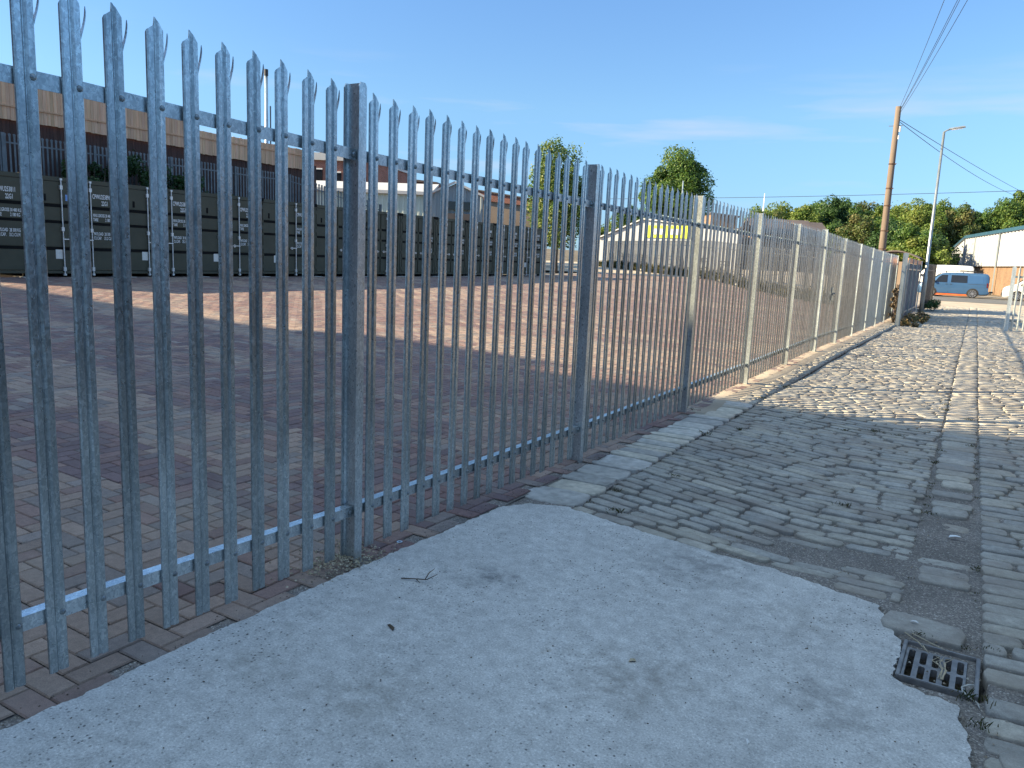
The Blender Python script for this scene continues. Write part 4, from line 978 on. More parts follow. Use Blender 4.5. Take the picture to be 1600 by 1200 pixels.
for nm, lab, x, y, z0, h, r, mt, cat in (('antenna_mast', 'thin white mast on the skyline left of the wood', -27.2, 115, 2, 9.7, .10, 'render_white', 'mast'), ('white_pole', 'slim pale pole in front of the round dark tree', -20.3, 59.5, .9, 6.9, .05, 'galv_post', 'pole'), ('chimney_flue', 'tall silver flue pipe with black cap rising behind the timber fence', -36.5, 33.0, .6, 10.6, .105, 'galv_post', 'flue')):
    o = empty(nm, (x, y, z0)); tag(o, lab, cat)
    m = MB(); m.tube([(0, 0, -.3), (0, 0, h*.5), (0, 0, h)], [r*1.1, r, r*(.9 if nm != 'antenna_mast' else .5)], 10); m.build('shaft', mt, o, smooth=True)
    if nm == 'chimney_flue': m = MB(); m.tube([(0, 0, h-.02), (0, 0, h+.32)], [r*1.15, r*1.15], 12); m.build('cap', 'black_plastic', o); m = MB(); m.tube([(.22, .1, -.3), (.22, .1, h*.84)], [.04, .04], 8); m.build('ladder_rail', 'galv_far', o)
    if nm == 'antenna_mast': m = MB(); m.box(-.35, .35, -.35, .35, h*.62, h*.72); m.build('bracket', 'galv_far', o)
    if nm == 'white_pole': m = MB(); m.box(-.12, .12, -.12, .12, -.1, .04); m.build('base_plate', 'galv_far', o)
top = Vector((-3.86, 39.0, 8.7))
def cable(label, A, B, sag, r, n=26):
    A = Vector(A); B = Vector(B); pts = []
    for i in range(n+1):
        t = i/n; p = A.lerp(B, t); p.z -= 4*sag*t*(1-t); pts.append(p)
    o = empty('overhead_cable', A); tag(o, label, 'cable', 'overhead cables at the telegraph pole'); m = MB(); m.tube([p-A for p in pts], r, 5); m.build('wire', 'cable', o)
B0 = [(2.97, -6.2, 10.77), (3.88, -6.24, 10.82), (3.99, -6.17, 10.82), (4.44, -5.91, 10.85)]
for (bx, by, bz), lab, dz in zip(B0, ('leftmost of the cables rising from the pole to the top edge', 'middle cable rising from the pole to the top edge, left one of the close pair', 'middle cable rising from the pole to the top edge, right one of the close pair', 'rightmost of the cables rising from the pole to the top edge'), (.15, 0, -.05, -.15)):
    cable(lab, (-3.80, 39.0, 8.55+dz), (bx, by, bz), .7, .0075)
cable('upper cable sloping down from the pole to the right behind the street lamp', (-3.72, 39.0, 8.18), (2.9, 82.7, 8.75), .1, .014)
cable('lower cable sloping down from the pole to the right behind the street lamp', (-3.70, 39.0, 8.08), (2.3, 82.5, 8.55), .35, .014)
cable('far cable running level above the wood across the skyline', (-45, 101, 9.8), (18, 103, 11.5), .3, .028)

# ------------------------------------------------------------------ end of the fence: sheeted gate panels, shed, dark palisade
sf = empty('sheet_fence', (-2.14, 29.4, -.15)); tag(sf, 'old steel fence sheeted with dark grey panels between pale posts, beyond the bright palisade', 'fence'); L = Vector(sf.location)
zb = lambda y: gzf(-2.2, y)
for k, y in enumerate((29.45, 31.3, 33.4, 35.7, 38.6)):
    m = MB(); w = .075 if k == 0 else .022
    m.box(-2.14-w, -2.14+w, y-w*.8, y+w*.8, zb(y)-.2, zb(y)+(2.42 if k == 0 else 2.30)); sub(m, L).build('post', 'galv', sf)
m = MB(); ya, yb = 31.35, 38.55; n = 48
for k in range(n):
    a = ya+(yb-ya)*k/n; b = ya+(yb-ya)*(k+1)/n; d = .02 if k % 2 else 0
    m.box(-2.19-d, -2.185-d, a, b, zb(a)+.12, zb(a)+2.12)
sub(m, L).build('sheeting', 'dark_sheet', sf)
m = MB(); m.cur = (1, .75, .65); m.box(-2.2, -2.16, ya, yb, zb(ya)+2.14, zb(ya)+2.30); sub(m, L).build('top_board', 'timber_pale', sf, attr=True)
for z in (.35, 1.9): m = MB(); m.bar((-2.165, 29.5, zb(29.5)+z), (-2.165, 38.6, zb(38.6)+z), .03, .05); sub(m, L).build('rail', 'galv_old', sf)
for k in range(5):
    y = 29.75+.32*k; m = MB(); m.box(-2.16, -2.145, y-.03, y+.03, zb(y)+.06, zb(y)+2.05); m.box(-2.16, -2.145, y-.012, y+.012, zb(y)+2.05, zb(y)+2.22); sub(m, L).build('pale', 'galv_old', sf)
far_palisade('dark palisade stub just past the street lamp', [(-2.1, 42.6), (-1.92, 46.8)], 2.25, .155, lambda x, y: gzf(-2.2, y), .075, 'black_plastic')
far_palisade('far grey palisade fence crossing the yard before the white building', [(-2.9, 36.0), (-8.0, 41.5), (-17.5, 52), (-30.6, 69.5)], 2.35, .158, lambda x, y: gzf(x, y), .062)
sh = empty('lean_to_shed', (-3.3, 42.6, -.1)); tag(sh, 'low shed with a shallow dark curved roof behind the sheeted fence', 'shed'); L = Vector(sh.location)
m = MB(); m.box(-4.2, -2.5, 41.2, 44.2, -.2, 2.12); sub(m, L).build('wall', 'brown_wall', sh)
m = MB(); K = 8; P = [(-4.35+1.95*k/K, 2.16+.42*math.sin(math.pi*(.12+.80*k/K))) for k in range(K+1)]
m.add([(x, 41.0, z) for x, z in P]+[(x, 44.4, z) for x, z in P]+[(x, 41.0, z+.06) for x, z in P]+[(x, 44.4, z+.06) for x, z in P], [(i, i+1, K+2+i, K+1+i) for i in range(K)]+[(2*K+2+i, 3*K+3+i, 3*K+4+i, 2*K+3+i) for i in range(K)]+[(i, 2*K+2+i, 2*K+3+i, i+1) for i in range(K)]+[(K+1+i, K+2+i, 3*K+4+i, 3*K+3+i) for i in range(K)]); sub(m, L).build('roof', 'slate', sh)
# open palisade gate on the right
og = empty('palisade_gate', (1.06, 31.8, lzf(1.06, 31.8))); tag(og, 'open pale steel palisade gate leaf standing at the right edge of the lane', 'gate')
m = MB(); m.box(-.06, .06, -.05, .05, -.1, 2.18); m.box(-.03, .03, -.03, .03, 2.18, 2.22); m.build('gate_post', 'galv_post', og)
for z in (.32, 1.82): m = MB(); m.box(.05, 2.7, -.035, -.005, z, z+.07); m.build('rail', 'galv_old', og)
for k in range(15):
    x = .16+.165*k; m = MB(); z0 = .03; m.add([(x-.032, -.06, z0), (x, -.072, z0), (x+.032, -.06, z0), (x+.032, -.06, 2.1), (x, -.072, 2.28), (x-.032, -.06, 2.1), (x-.032, -.052, z0), (x, -.064, z0), (x+.032, -.052, z0), (x+.032, -.052, 2.1), (x, -.064, 2.28), (x-.032, -.052, 2.1)],
        [(0, 1, 4, 5), (1, 2, 3, 4), (11, 10, 7, 6), (10, 9, 8, 7), (0, 5, 11, 6), (2, 8, 9, 3), (3, 9, 10, 4), (4, 10, 11, 5)]); m.build('pale', 'galv', og)

# ------------------------------------------------------------------ vans
def van(name, label, group, loc, paint, kind):
    o = empty(name, loc); tag(o, label, 'van', group)
    st = [(-2.50, .62, .34, .70), (-2.47, .86, .26, .82), (-2.36, .99, .22, .90), (-2.1, 1.10, .21, .94), (-1.72, 1.20, .21, .95), (-1.55, 1.30, .21, .95), (-1.15, 1.66, .21, .95), (-.88, 1.86, .21, .95), (-.55, 1.925, .21, .95), (.3, 1.95, .21, .95), (1.4, 1.95, .21, .95), (2.05, 1.94, .22, .95), (2.32, 1.90, .24, .94), (2.42, 1.78, .28, .92), (2.46, 1.20, .32, .92), (2.46, .9, .34, .92)]
    ring = []
    def sec(x, zt, zb, hw):
        wl = min(1.12, zt-.04); P = []
        sh = lambda z: hw*(1-.13*max(0, (z-1.05)/.9)**1.3)
        prof = [(hw*.0, zb), (hw*.86, zb), (hw*.985, zb+.10), (hw, min(.62, zt-.12)), (hw*.995, min(.98, zt-.08)), (sh(max(wl, 1.0)) if zt > 1.2 else hw*.97, max(min(wl, zt-.05), zb+.2)), (sh(zt-.22) if zt > 1.4 else hw*.95, zt-.04 if zt < 1.4 else zt-.22), (sh(zt)*.93, zt-.02 if zt < 1.4 else zt-.09), (sh(zt)*.80, zt-.005 if zt < 1.4 else zt-.025), (0, zt)]
        return [(x, y, z) for y, z in prof]+[(x, -y, z) for y, z in prof[-2:0:-1]]
    vs = []; n = 0
    for s in st: r = sec(*s); n = len(r); vs += r
    m = MB(); fs = [(i*n+k, i*n+(k+1) % n, (i+1)*n+(k+1) % n, (i+1)*n+k) for i in range(len(st)-1) for k in range(n)]
    fs += [tuple(range(n))[::-1], tuple((len(st)-1)*n+k for k in range(n))]
    m.add(vs, fs); body = m.build('body', paint, o, smooth=True)
    mod = body.modifiers.new('e', 'EDGE_SPLIT'); mod.split_angle = R(38)
    def side_y(z): return .95*(1-.13*max(0, (z-1.05)/.9)**1.3)
    for s in (-1, 1):
        def panel(nm, pts, mt, off=.012, par=o):
            m = MB(); P = [(x, s*(side_y(z)+off), z) for x, z in pts]; Q = [(x, s*(side_y(z)-.02), z) for x, z in pts]; k = len(pts)
            m.add(P+Q, [tuple(range(k)), tuple(range(2*k-1, k-1, -1))]+[(i, (i+1) % k, k+(i+1) % k, k+i) for i in range(k)]); return m.build(nm, mt, par)
        panel('side_window', [(-1.28, 1.16), (-.42, 1.14), (-.42, 1.74), (-.82, 1.74), (-1.05, 1.55)], 'dark_glass')
        if kind == 'camper':
            panel('side_window', [(-.16, 1.16), (.98, 1.16), (.94, 1.74), (-.16, 1.74)], 'dark_glass')
            panel('side_panel', [(1.10, 1.16), (2.08, 1.17), (2.02, 1.70), (1.10, 1.74)], paint, .008)
            panel('side_skirt', [(-1.35, .14), (1.05, .14), (1.05, .27), (-1.35, .27)], 'orange_paint', .006)
        else:
            panel('side_panel', [(-.16, 1.16), (.98, 1.16), (.94, 1.74), (-.16, 1.74)], paint, .008)
            panel('side_panel', [(1.10, 1.16), (2.08, 1.17), (2.02, 1.70), (1.10, 1.74)], paint, .008)
            panel('side_moulding', [(-1.35, .38), (1.05, .38), (1.05, .50), (-1.35, .50)], 'black_plastic', .012)
        for x in (-1.38, -.30, 1.04): panel('door_seam', [(x, .34), (x+.012, .34), (x+.012, 1.82 if x > -1 else 1.1), (x, 1.82 if x > -1 else 1.1)], 'black_plastic', .0035)
        panel('slide_rail', [(1.05, 1.07), (2.25, 1.07), (2.25, 1.095), (1.05, 1.095)], 'black_plastic', .004)
        for x in (-.52, -.2): panel('handle', [(x, 1.0), (x+.14, 1.0), (x+.14, 1.035), (x, 1.035)], 'black_plastic', .02)
        panel('tail_light', [(2.33, .85), (2.43, .85), (2.41, 1.22), (2.30, 1.2)], 'red_lens', .012)
        m = MB(); m.add([(-2.2, s*.93, .72), (-2.42, s*.80, .72), (-2.36, s*.82, .94), (-2.1, s*.93, .97), (-2.15, s*.80, .74), (-2.3, s*.70, .74), (-2.28, s*.72, .92), (-2.1, s*.80, .95)], [(0, 1, 2, 3), (7, 6, 5, 4), (0, 4, 5, 1), (1, 5, 6, 2), (2, 6, 7, 3), (3, 7, 4, 0)]); m.build('headlight', 'lamp_lens', o)
        m = MB(); m.obox((-1.30, s*1.07, 1.20), (1, 0, 0), (0, 1, 0), (0, 0, 1), .05, .09, .09); m.build('mirror', 'black_plastic', o, bevel=.02)
        for x in (-1.50, 1.42):
            m = MB(); k = 20; P = [(x+.41*math.cos(a), s*.957, .34+.41*math.sin(a)) for a in [math.pi*i/k-.3+.6*i/k-.0 for i in range(k+1)]]
            P = [(x+.42*math.cos(-.35+(math.pi+.7)*i/k), s*.962, .34+.42*math.sin(-.35+(math.pi+.7)*i/k)) for i in range(k+1)]; P2 = [(p[0], s*.90, p[2]) for p in P]
            m.add(P+P2, [tuple(range(k+1)), tuple(range(2*k+1, k, -1))]+[(i, i+1, k+2+i, k+1+i) for i in range(k)]); m.build('wheel_arch', 'black_plastic' if kind != 'camper' else 'rubber', o)
            m = MB(); pr = [(.335, -.09), (.345, -.06), (.345, .06), (.335, .09), (.27, .10), (.25, .05), (.25, -.05), (.27, -.10)]; K = 26; vs = []
            for i in range(K):
                a = 2*math.pi*i/K
                for rr, dy in pr: vs.append((x+rr*math.cos(a), s*.885+dy*1.0, .345+rr*math.sin(a)))
            q = len(pr); m.add(vs, [(i*q+j, i*q+(j+1) % q, ((i+1) % K)*q+(j+1) % q, ((i+1) % K)*q+j) for i in range(K) for j in range(q)]); w = m.build('wheel', 'rubber', o, smooth=True)
            m = MB(); m.tube([(x, s*.965, .345), (x, s*.975, .345)], [.262, .255], 26)
            m.build('wheel_back', 'black_plastic', w)
            m = MB()
            for i in range(9):
                a = 2*math.pi*i/9; m.bar((x+.05*math.cos(a), s*.985, .345+.05*math.sin(a)), (x+.245*math.cos(a+.1), s*.985, .345+.245*math.sin(a+.1)), .035, .02, up=(0, 1, 0))
            m.tube([(x, s*.97, .345), (x, s*.995, .345)], [.06, .055], 14)
            for i in range(26):
                a = 2*math.pi*i/26; b = 2*math.pi*(i+1)/26; m.bar((x+.255*math.cos(a), s*.985, .345+.255*math.sin(a)), (x+.255*math.cos(b), s*.985, .345+.255*math.sin(b)), .025, .02, up=(0, 1, 0))
            m.build('rim', 'rim', w)
    m = MB(); m.add([(-1.52, -.78, 1.33), (-1.52, .78, 1.33), (-.93, .68, 1.85), (-.93, -.68, 1.85), (-1.56, -.78, 1.35), (-1.56, .78, 1.35), (-.97, .68, 1.88), (-.97, -.68, 1.88)], [(0, 1, 2, 3), (7, 6, 5, 4), (0, 4, 5, 1), (1, 5, 6, 2), (2, 6, 7, 3), (3, 7, 4, 0)]); m.build('windscreen', 'dark_glass', o)
    m = MB(); m.box(-2.54, -2.40, -.72, .72, .30, .58); m.box(-2.52, -2.42, -.60, .60, .62, .80); m.build('front_bumper', 'black_plastic' if kind != 'camper' else paint, o, bevel=.03)
    m = MB(); m.box(2.40, 2.53, -.86, .86, .32, .55); m.build('rear_bumper', 'black_plastic' if kind != 'camper' else paint, o, bevel=.03)
    m = MB(); m.box(2.455, 2.475, -.70, .70, 1.25, 1.72); m.build('rear_window', 'dark_glass', o); m = MB(); m.box(2.462, 2.478, -.26, .26, .98, 1.09); m.build('number_plate', 'sign_yellow', o)
    if kind == 'camper':
        m = MB()
        for s in (-1, 1): m.bar((-.7, s*.70, 2.02), (2.0, s*.70, 2.02), .04, .03); [m.bar((x, s*.70, 1.93), (x, s*.70, 2.02), .04, .04) for x in (-.6, .6, 1.9)]
        for x in (-.5, .2, .9, 1.6): m.bar((x, -.72, 2.05), (x, .72, 2.05), .05, .03)
        m.box(.35, 1.5, .1, .62, 2.06, 2.14); m.build('roof_rack', 'black_plastic', o, bevel=.01)
        m = MB(); m.bar((2.45, 0, .38), (2.72, 0, .38), .07, .07); m.box(2.55, 2.80, -.45, .45, .44, .56); m.build('tow_carrier', 'black_plastic', o, bevel=.01)
    return o
gr_road = -.165
van('parked_van', 'metallic blue camper van with dark side window and orange sill, parked across the lane mouth', None, (-1.60, 72.62, gr_road), 'van_blue', 'camper')
van('parked_van', 'white van with black bumper seen through the open gate at the right edge', None, (4.30, 72.4, gr_road), 'van_white', 'panel')
o = van('parked_van', 'white van half hidden behind the blue camper van', None, (-3.0, 83.0, -.16), 'van_white', 'panel'); o.scale = (1.1, 1.1, 1.34)

# ------------------------------------------------------------------ grate, litter, plants, gravel
def grate():
    cx, cy = (gr[0]+gr[1])/2, (gr[2]+gr[3])/2; z = slab_z(0, 3.6)-.002
    o = empty('drain_grate', (cx, cy, z)); o.rotation_euler = (0.0, 0.0, R(-1.5)); tag(o, 'cast iron drain grate with two rows of slots set at the corner of the concrete', 'drain grate')
    W, H = .152, .188; m = MB()
    for a in ((-W, -W+.016, -H, H), (W-.016, W, -H, H)): m.box(a[0], a[1], a[2], a[3], -.05, .012)
    for a in ((-W+.016, W-.016, -H, -H+.016), (-W+.016, W-.016, H-.016, H)): m.box(a[0], a[1], a[2], a[3], -.05, .0118)
    m.build('frame', 'cast_iron', o, bevel=.003)
    # grate plate with rounded slots, cut as a 2D grid of bars
    m = MB(); x0, x1, y0, y1 = -W+.018, W-.048, -H+.020, H-.05; nx = 5; sw = .026; pitch = (x1-x0)/nx
    edges = [x0]
    for k in range(nx): c = x0+pitch*(k+.5); edges += [c-sw/2, c+sw/2]
    edges.append(x1)
    def zc(x): return -.006-.020*math.exp(-((x+.03)/.11)**2)*0
    for k in range(0, len(edges)-1, 2): m.box(edges[k], edges[k+1], y0, y1, -.035, 0)
    for k in range(1, len(edges)-1, 2):
        a, b = edges[k], edges[k+1]; ym = (y0+y1)/2; bars = [(y0, y0+.016), (y1-.016, y1)]+([(ym-.010, ym+.010)] if k > 1 else [])
        for c, d in bars: m.box(a-.001, b+.001, c, d, -.034, -.0008)
        ends = [y0+.016, y1-.016]+([ym-.010, ym+.010] if k > 1 else [])
        for e in ends:      # little corner fillets that round the slots
            sg = 1 if e in (y0+.016, ym+.010) else -1
            for xx, sx in ((a, 1), (b, -1)): m.add([(xx, e, -.0008), (xx+sx*.008, e, -.0008), (xx, e+sg*.008, -.0008), (xx, e, -.034), (xx+sx*.008, e, -.034), (xx, e+sg*.008, -.034)], [(0, 1, 2), (3, 5, 4), (1, 4, 5, 2)])
    m.build('slotted_plate', 'cast_iron', o, bevel=0)
    m = MB(); m.box(-W+.016, W-.016, -H+.016, H-.016, -.16, -.15); m.build('sump', 'hole', o)
    m = MB(); m.box(-W+.016, W-.016, H-.048, H-.016, -.03, -.005); m.box(W-.046, W-.016, -H+.016, H-.048, -.03, -.006); m.build('silted_edge', 'grit', o)
    return cx, cy, z
gx, gy, gzz = grate()
def strand(name, label, cat, mat, loc, curves, r, group=None):
    o = empty(name, loc); tag(o, label, cat, group); m = MB()
    for c in curves: m.tube(c, [r]*(len(c)-1)+[r*.4], 5)
    m.build('strand', mat, o, smooth=True); return o
g = random.Random(5)
strand('dead_straw', 'bundle of dead straw lying across the drain grate slots', 'straw', 'straw', (gx+.01, gy-.02, gzz), [[(.0+g.uniform(-.01, .01), -.09, .006), (.01+g.uniform(-.012, .012), -.02, .018), (-.01+g.uniform(-.03, .03), .06, .01), (-.0+g.uniform(-.05, .05), .13, .012)] for _ in range(5)], .0022)
strand('rope_end', 'loose pale rope end curling off the drain grate', 'rope', 'rope', (gx+.10, gy-.15, gzz+.006), [[(0.03, .04, .012), (.01, .03, .012), (-.012, .0, .01), (-.008, -.03, .006), (.02, -.06, .002), (.045, -.085, .0), (.052, -.12, 0)]], .0042)
strand('dead_straw', 'single dry stalks caught at the upper left corner of the drain grate', 'straw', 'straw', (gx-.09, gy+.17, gzz+.01), [[(-.06, .05, .02), (0, 0, .012), (.03, -.05, .004)], [(-.03, .06, .02), (.06, .01, .014), (.12, -.02, .01)], [(.02, -.02, .01), (.03, -.06, .014), (.05, -.08, .004)]], .0026)
strand('twig', 'small dark forked twig lying on the concrete slab', 'twig', 'twig', (-2.22, 2.98, slab_z(-2.2, 3)+.003), [[(-.10, -.03, .0), (-.03, .0, .004), (.03, .01, .012), (.06, .06, .03)], [(.02, .01, .01), (.015, .05, .03), (.02, .09, .04)], [(-.03, 0, .004), (.02, -.03, .006)]], .0028)
def scrap(name, label, x, y, z, w, l, mat, rz, cat='litter'):
    o = empty(name, (x, y, z), rz); tag(o, label, cat); m = MB()
    m.add([(-w, -l, .001), (0, -l*.8, .006), (w, -l*.3, .002), (-w*.5, l, .002), (.3*w, l*.6, .007), (w*.8, l*.7, .002)], [(0, 1, 4, 3), (1, 2, 5, 4)]); m.add([(-w, -l, -.001), (0, -l*.8, .004), (w, -l*.3, 0), (-w*.5, l, 0), (.3*w, l*.6, .005), (w*.8, l*.7, 0)], [(3, 4, 1, 0), (4, 5, 2, 1)]); m.build('scrap', mat, o)
scrap('paper_scrap', 'white paper scrap in the dirt of the flag strip', .075, 5.62, lzf(.07, 5.6)+.004, .04, .02, 'white_paint', .3)
scrap('paper_scrap', 'tiny white scrap beside the slab corner above the drain grate', -.06, 4.03, lzf(-.06, 4.03)+.012, .018, .01, 'white_paint', -.2)
scrap('paper_scrap', 'tiny white scrap on the concrete at the bottom of the picture', -.50, 2.62, slab_z(-.5, 2.6)+.002, .006, .016, 'white_paint', .5)
scrap('dead_leaf', 'yellow-brown dead leaf on the concrete slab, right of centre', -1.05, 2.90, slab_z(-1, 2.9)+.002, .016, .014, 'straw', .4, 'leaf')
scrap('dead_leaf', 'brown dead leaf on the concrete slab, below the twig', -2.03, 2.52, slab_z(-2, 2.5)+.002, .010, .03, 'twig', 1.2, 'leaf')
o = empty('steel_washer', (-2.66, 3.36, gzf(-2.66, 3.36)+.004)); tag(o, 'small steel washer lying on the pavers right of the thick post', 'washer'); m = MB(); K = 16; vs = []
for i in range(K):
    a = 2*math.pi*i/K
    for rr, zz in ((.008, 0), (.017, 0), (.017, .003), (.008, .003)): vs.append((rr*math.cos(a), rr*math.sin(a), zz))
m.add(vs, [(i*4+j, i*4+(j+1) % 4, ((i+1) % K)*4+(j+1) % 4, ((i+1) % K)*4+j) for i in range(K) for j in range(4)]); m.build('ring', 'galv_post', o)

def pebbles(name, pts, smin, smax, mat, pal, seed):
    g = np.random.default_rng(seed); P = np.array(pts); n = len(P)
    octa = np.array([(1, 0, 0), (.3, .9, 0), (-.8, .5, 0), (-.7, -.6, 0), (.4, -.85, 0), (0, 0, .8), (0, 0, -.5)])
    s = g.uniform(smin, smax, n); V = octa[None]*s[:, None, None]*g.uniform(.7, 1.3, (n, 7, 3)); a = g.uniform(0, 6.28, n); ca, sa = np.cos(a)[:, None], np.sin(a)[:, None]
    V = np.stack([V[..., 0]*ca-V[..., 1]*sa, V[..., 0]*sa+V[..., 1]*ca, V[..., 2]], 2)+P[:, None, :]
    f = np.array([(i, (i+1) % 5, 5) for i in range(5)]+[((i+1) % 5, i, 6) for i in range(5)]); F = (np.arange(n)*7)[:, None, None]+f[None]
    C = np.array(pal)[g.integers(0, len(pal), n)]*g.uniform(.75, 1.25, n)[:, None]
    o = bulk(name, V.reshape(-1, 3), [F.reshape(-1, 3)], mat, col=np.repeat(C, 7, 0)); return o
pg = np.random.default_rng(9); pts = []
for _ in range(900):
    x = FX-.02+pg.normal(0, .11); y = 3.0+pg.normal(-.04, .13); 
    if x < -2.52: pts.append((x, y, gzf(x, y)+.006+max(0, .016*(1-abs(x-FX)/.15))))
tag(pebbles('post_gravel', pts, .003, .009, 'kerbstone', [(.75, .68, .5), (.55, .5, .42), (.9, .85, .7), (.35, .32, .28)], 1), 'loose gravel heaped round the foot of the nearest thick post', 'gravel', kind='stuff')
pts = []
for _ in range(5200):
    y = 2.2+pg.random()**1.6*9; x = pg.uniform(-2.15, 2.4)
    if x < .15 and y < 4.4 and bool(inpoly(np.array([x]), np.array([y]), SLAB)[0]): continue
    if fbm(np.array([x*2.1]), np.array([y*2.1]), 3)[0] < .43 and abs(x-.21) > .05 and abs(x+.12) > .04: continue
    pts.append((x, y, lzf(x, y)-.012))
tag(pebbles('lane_gravel', pts, .0025, .0075, 'kerbstone', [(.55, .5, .45), (.4, .37, .34), (.8, .78, .72), (.65, .55, .45)], 2), 'loose grit and small stones in the joints of the setts', 'gravel', kind='stuff')
pts = []
for _ in range(420):
    x = pg.uniform(-2.5, .1); y = pg.uniform(1.2, 4.3)
    if not bool(inpoly(np.array([x]), np.array([y]), SLAB)[0]): continue
    pts.append((x, y, slab_z(x, y)+.001))
tag(pebbles('slab_crumbs', pts, .0015, .005, 'kerbstone', [(.12, .1, .08), (.2, .17, .14), (.9, .9, .88), (.3, .25, .18)], 3), 'scattered dark crumbs and grit on the concrete slab', 'gravel', kind='stuff')
pts = []
for _ in range(700):
    y = pg.uniform(1.0, 9); x = -2.60+pg.normal(0, .012)+(-.12*pg.random()**3)
    pts.append((x, y, gzf(x, y)+.004))
tag(pebbles('paver_edge_grit', pts, .0015, .0045, 'kerbstone', [(.25, .2, .16), (.15, .12, .1), (.5, .45, .38)], 4), 'grit gathered along the edge between pavers and concrete', 'gravel', kind='stuff')

def blades(name, clumps, seed, cols, hh=.05, spread=.04, w=.0025, n=26):
    g = np.random.default_rng(seed); V = []; C = []; cols = np.array(cols)
    for (x, y, z, s) in clumps:
        k = int(n*s)+4; bx = x+g.normal(0, spread*s, k); by = y+g.normal(0, spread*.6*s, k); h = hh*s*g.uniform(.4, 1.2, k); a = g.uniform(0, 6.28, k); ln = h*g.uniform(.3, 1.2, k)
        ww = w*g.uniform(.7, 1.5, k); px, py = -np.sin(a)*ww, np.cos(a)*ww; dx, dy = np.cos(a)*ln, np.sin(a)*ln; z0 = np.full(k, z-.012)
        V.append(np.stack([np.stack([bx-px, by-py, z0], 1), np.stack([bx+px, by+py, z0], 1), np.stack([bx+px*.7+dx*.45, by+py*.7+dy*.45, z0+h*.7], 1), np.stack([bx+dx, by+dy, z0+h], 1)], 1).reshape(-1, 3))
        C.append(np.repeat(cols[g.integers(0, len(cols), k)]*g.uniform(.7, 1.3, k)[:, None], 4, 0))
    V = np.concatenate(V); F = np.arange(len(V)).reshape(-1, 4); return bulk(name, V, [F], 'leaf', col=np.concatenate(C))
gw = np.random.default_rng(21); cl = []
for x, y, s in ((.19, 3.42, 1.0), (.22, 3.22, .8), (.52, 3.35, 1.2), (.60, 3.22, 1.2), (-.02, 3.93, .6), (.24, 3.95, .6), (-.62, 5.9, .9), (-.10, 6.1, .7), (-.4, 5.95, .6), (-1.9, 5.9, .7), (-2.12, 5.2, .8), (-1.9, 4.75, .9), (-1.65, 5.6, .5), (-1.05, 9.05, .7), (-.75, 9.15, 1.0), (-.52, 9.1, .8), (.15, 9.0, .8), (.12, 10.6, 1.0), (-.16, 11.2, 1.1), (-.15, 11.8, 1.0), (-2.15, 7.6, 1.2), (-1.95, 8.1, 1.0), (-2.2, 10.2, 1.0), (-2.17, 11.5, 1.2), (-2.66, 8.75, .9), (-2.6, 5.95, .6), (-.14, 7.9, .8), (-.1, 8.5, .8)):
    cl.append((x, y, lzf(x, y)+.004 if x > -2.2 else gzf(x, y)+.004, s))
for _ in range(170):
    x = gw.choice([-2.17, -.12, .2, gw.uniform(-2.1, 2.2)]); y = gw.uniform(3.9, 24)
    if x < .1 and y < 4.6: continue
    cl.append((float(x), float(y), lzf(x, y)+.002, float(gw.uniform(.15, .5))))
tag(blades('joint_weeds', cl, 22, [(.035, .05, .015), (.05, .065, .02), (.07, .06, .03), (.10, .085, .045)], .032, .035, .002, 36), 'small weeds and moss growing in the joints of the setts', 'weeds', kind='stuff')
# dry creeper and weeds at the end of the bright fence
g = np.random.default_rng(31)
o = empty('dry_weeds', (-1.95, 31.2, lzf(-1.95, 31.2))); tag(o, 'tangle of dry brown and green weeds at the foot of the sheeted fence', 'weeds')
ce = np.stack([g.uniform(-.35, .45, 24), g.uniform(-1.6, 4.8, 24), g.uniform(.0, .16, 24)], 1); V, F, C = leaf_cloud(ce, g.uniform(.08, .20, 24), 120, .045, [(.24, .19, .11), (.30, .22, .12), (.13, .14, .05), (.12, .10, .06)], 32, squash=(1, 1, .7)); bulk('foliage', V, [F], 'leaf', o, col=C)
m = MB()
for _ in range(26): a = ce[g.integers(0, 24)]; m.tube([(a[0], a[1], -.02), (a[0]+g.normal(0, .08), a[1]+g.normal(0, .1), .2), (a[0]+g.normal(0, .2), a[1]+g.normal(0, .25), g.uniform(.2, .5))], [.008, .006, .003], 5)
m.build('stems', 'twig', o)
o = empty('dry_creeper', (-2.42, 31.0, gzf(-2.4, 31))); tag(o, 'brown dried creeper climbing the gap between bright fence and sheeted fence', 'creeper')
ce = np.stack([g.uniform(-.12, .16, 22), g.uniform(-.5, .9, 22), np.linspace(.05, 1.3, 22)], 1); V, F, C = leaf_cloud(ce, g.uniform(.07, .13, 22)*np.linspace(1.2, .5, 22), 110, .035, [(.20, .15, .10), (.26, .20, .14), (.13, .10, .07)], 33); bulk('foliage', V, [F], 'leaf', o, col=C)
m = MB()
for k in range(5): m.tube([(.0, -.3+.2*k, -.05), (.05, -.2+.15*k, .6), (0, -.1+.1*k, 1.35)], [.012, .008, .003], 5)
m.build('stems', 'twig', o)
o = empty('dark_shrub', (-1.72, 45.2, 0)); tag(o, 'dark low shrub at the foot of the street lamp beside the lane mouth', 'shrub'); o.scale = (.6, .8, .7)
ce = np.stack([g.uniform(-.3, .4, 14), g.uniform(-2.6, 1.4, 14), g.uniform(.0, .35, 14)], 1); V, F, C = leaf_cloud(ce, g.uniform(.2, .38, 14), 110, .06, GREENS['dark'], 34, squash=(1, 1, .8)); bulk('foliage', V, [F], 'leaf', o, col=C)
m = MB(); [m.tube([(c[0], c[1], -.1), (c[0], c[1], c[2])], .012, 5) for c in ce]; m.build('stems', 'twig', o)
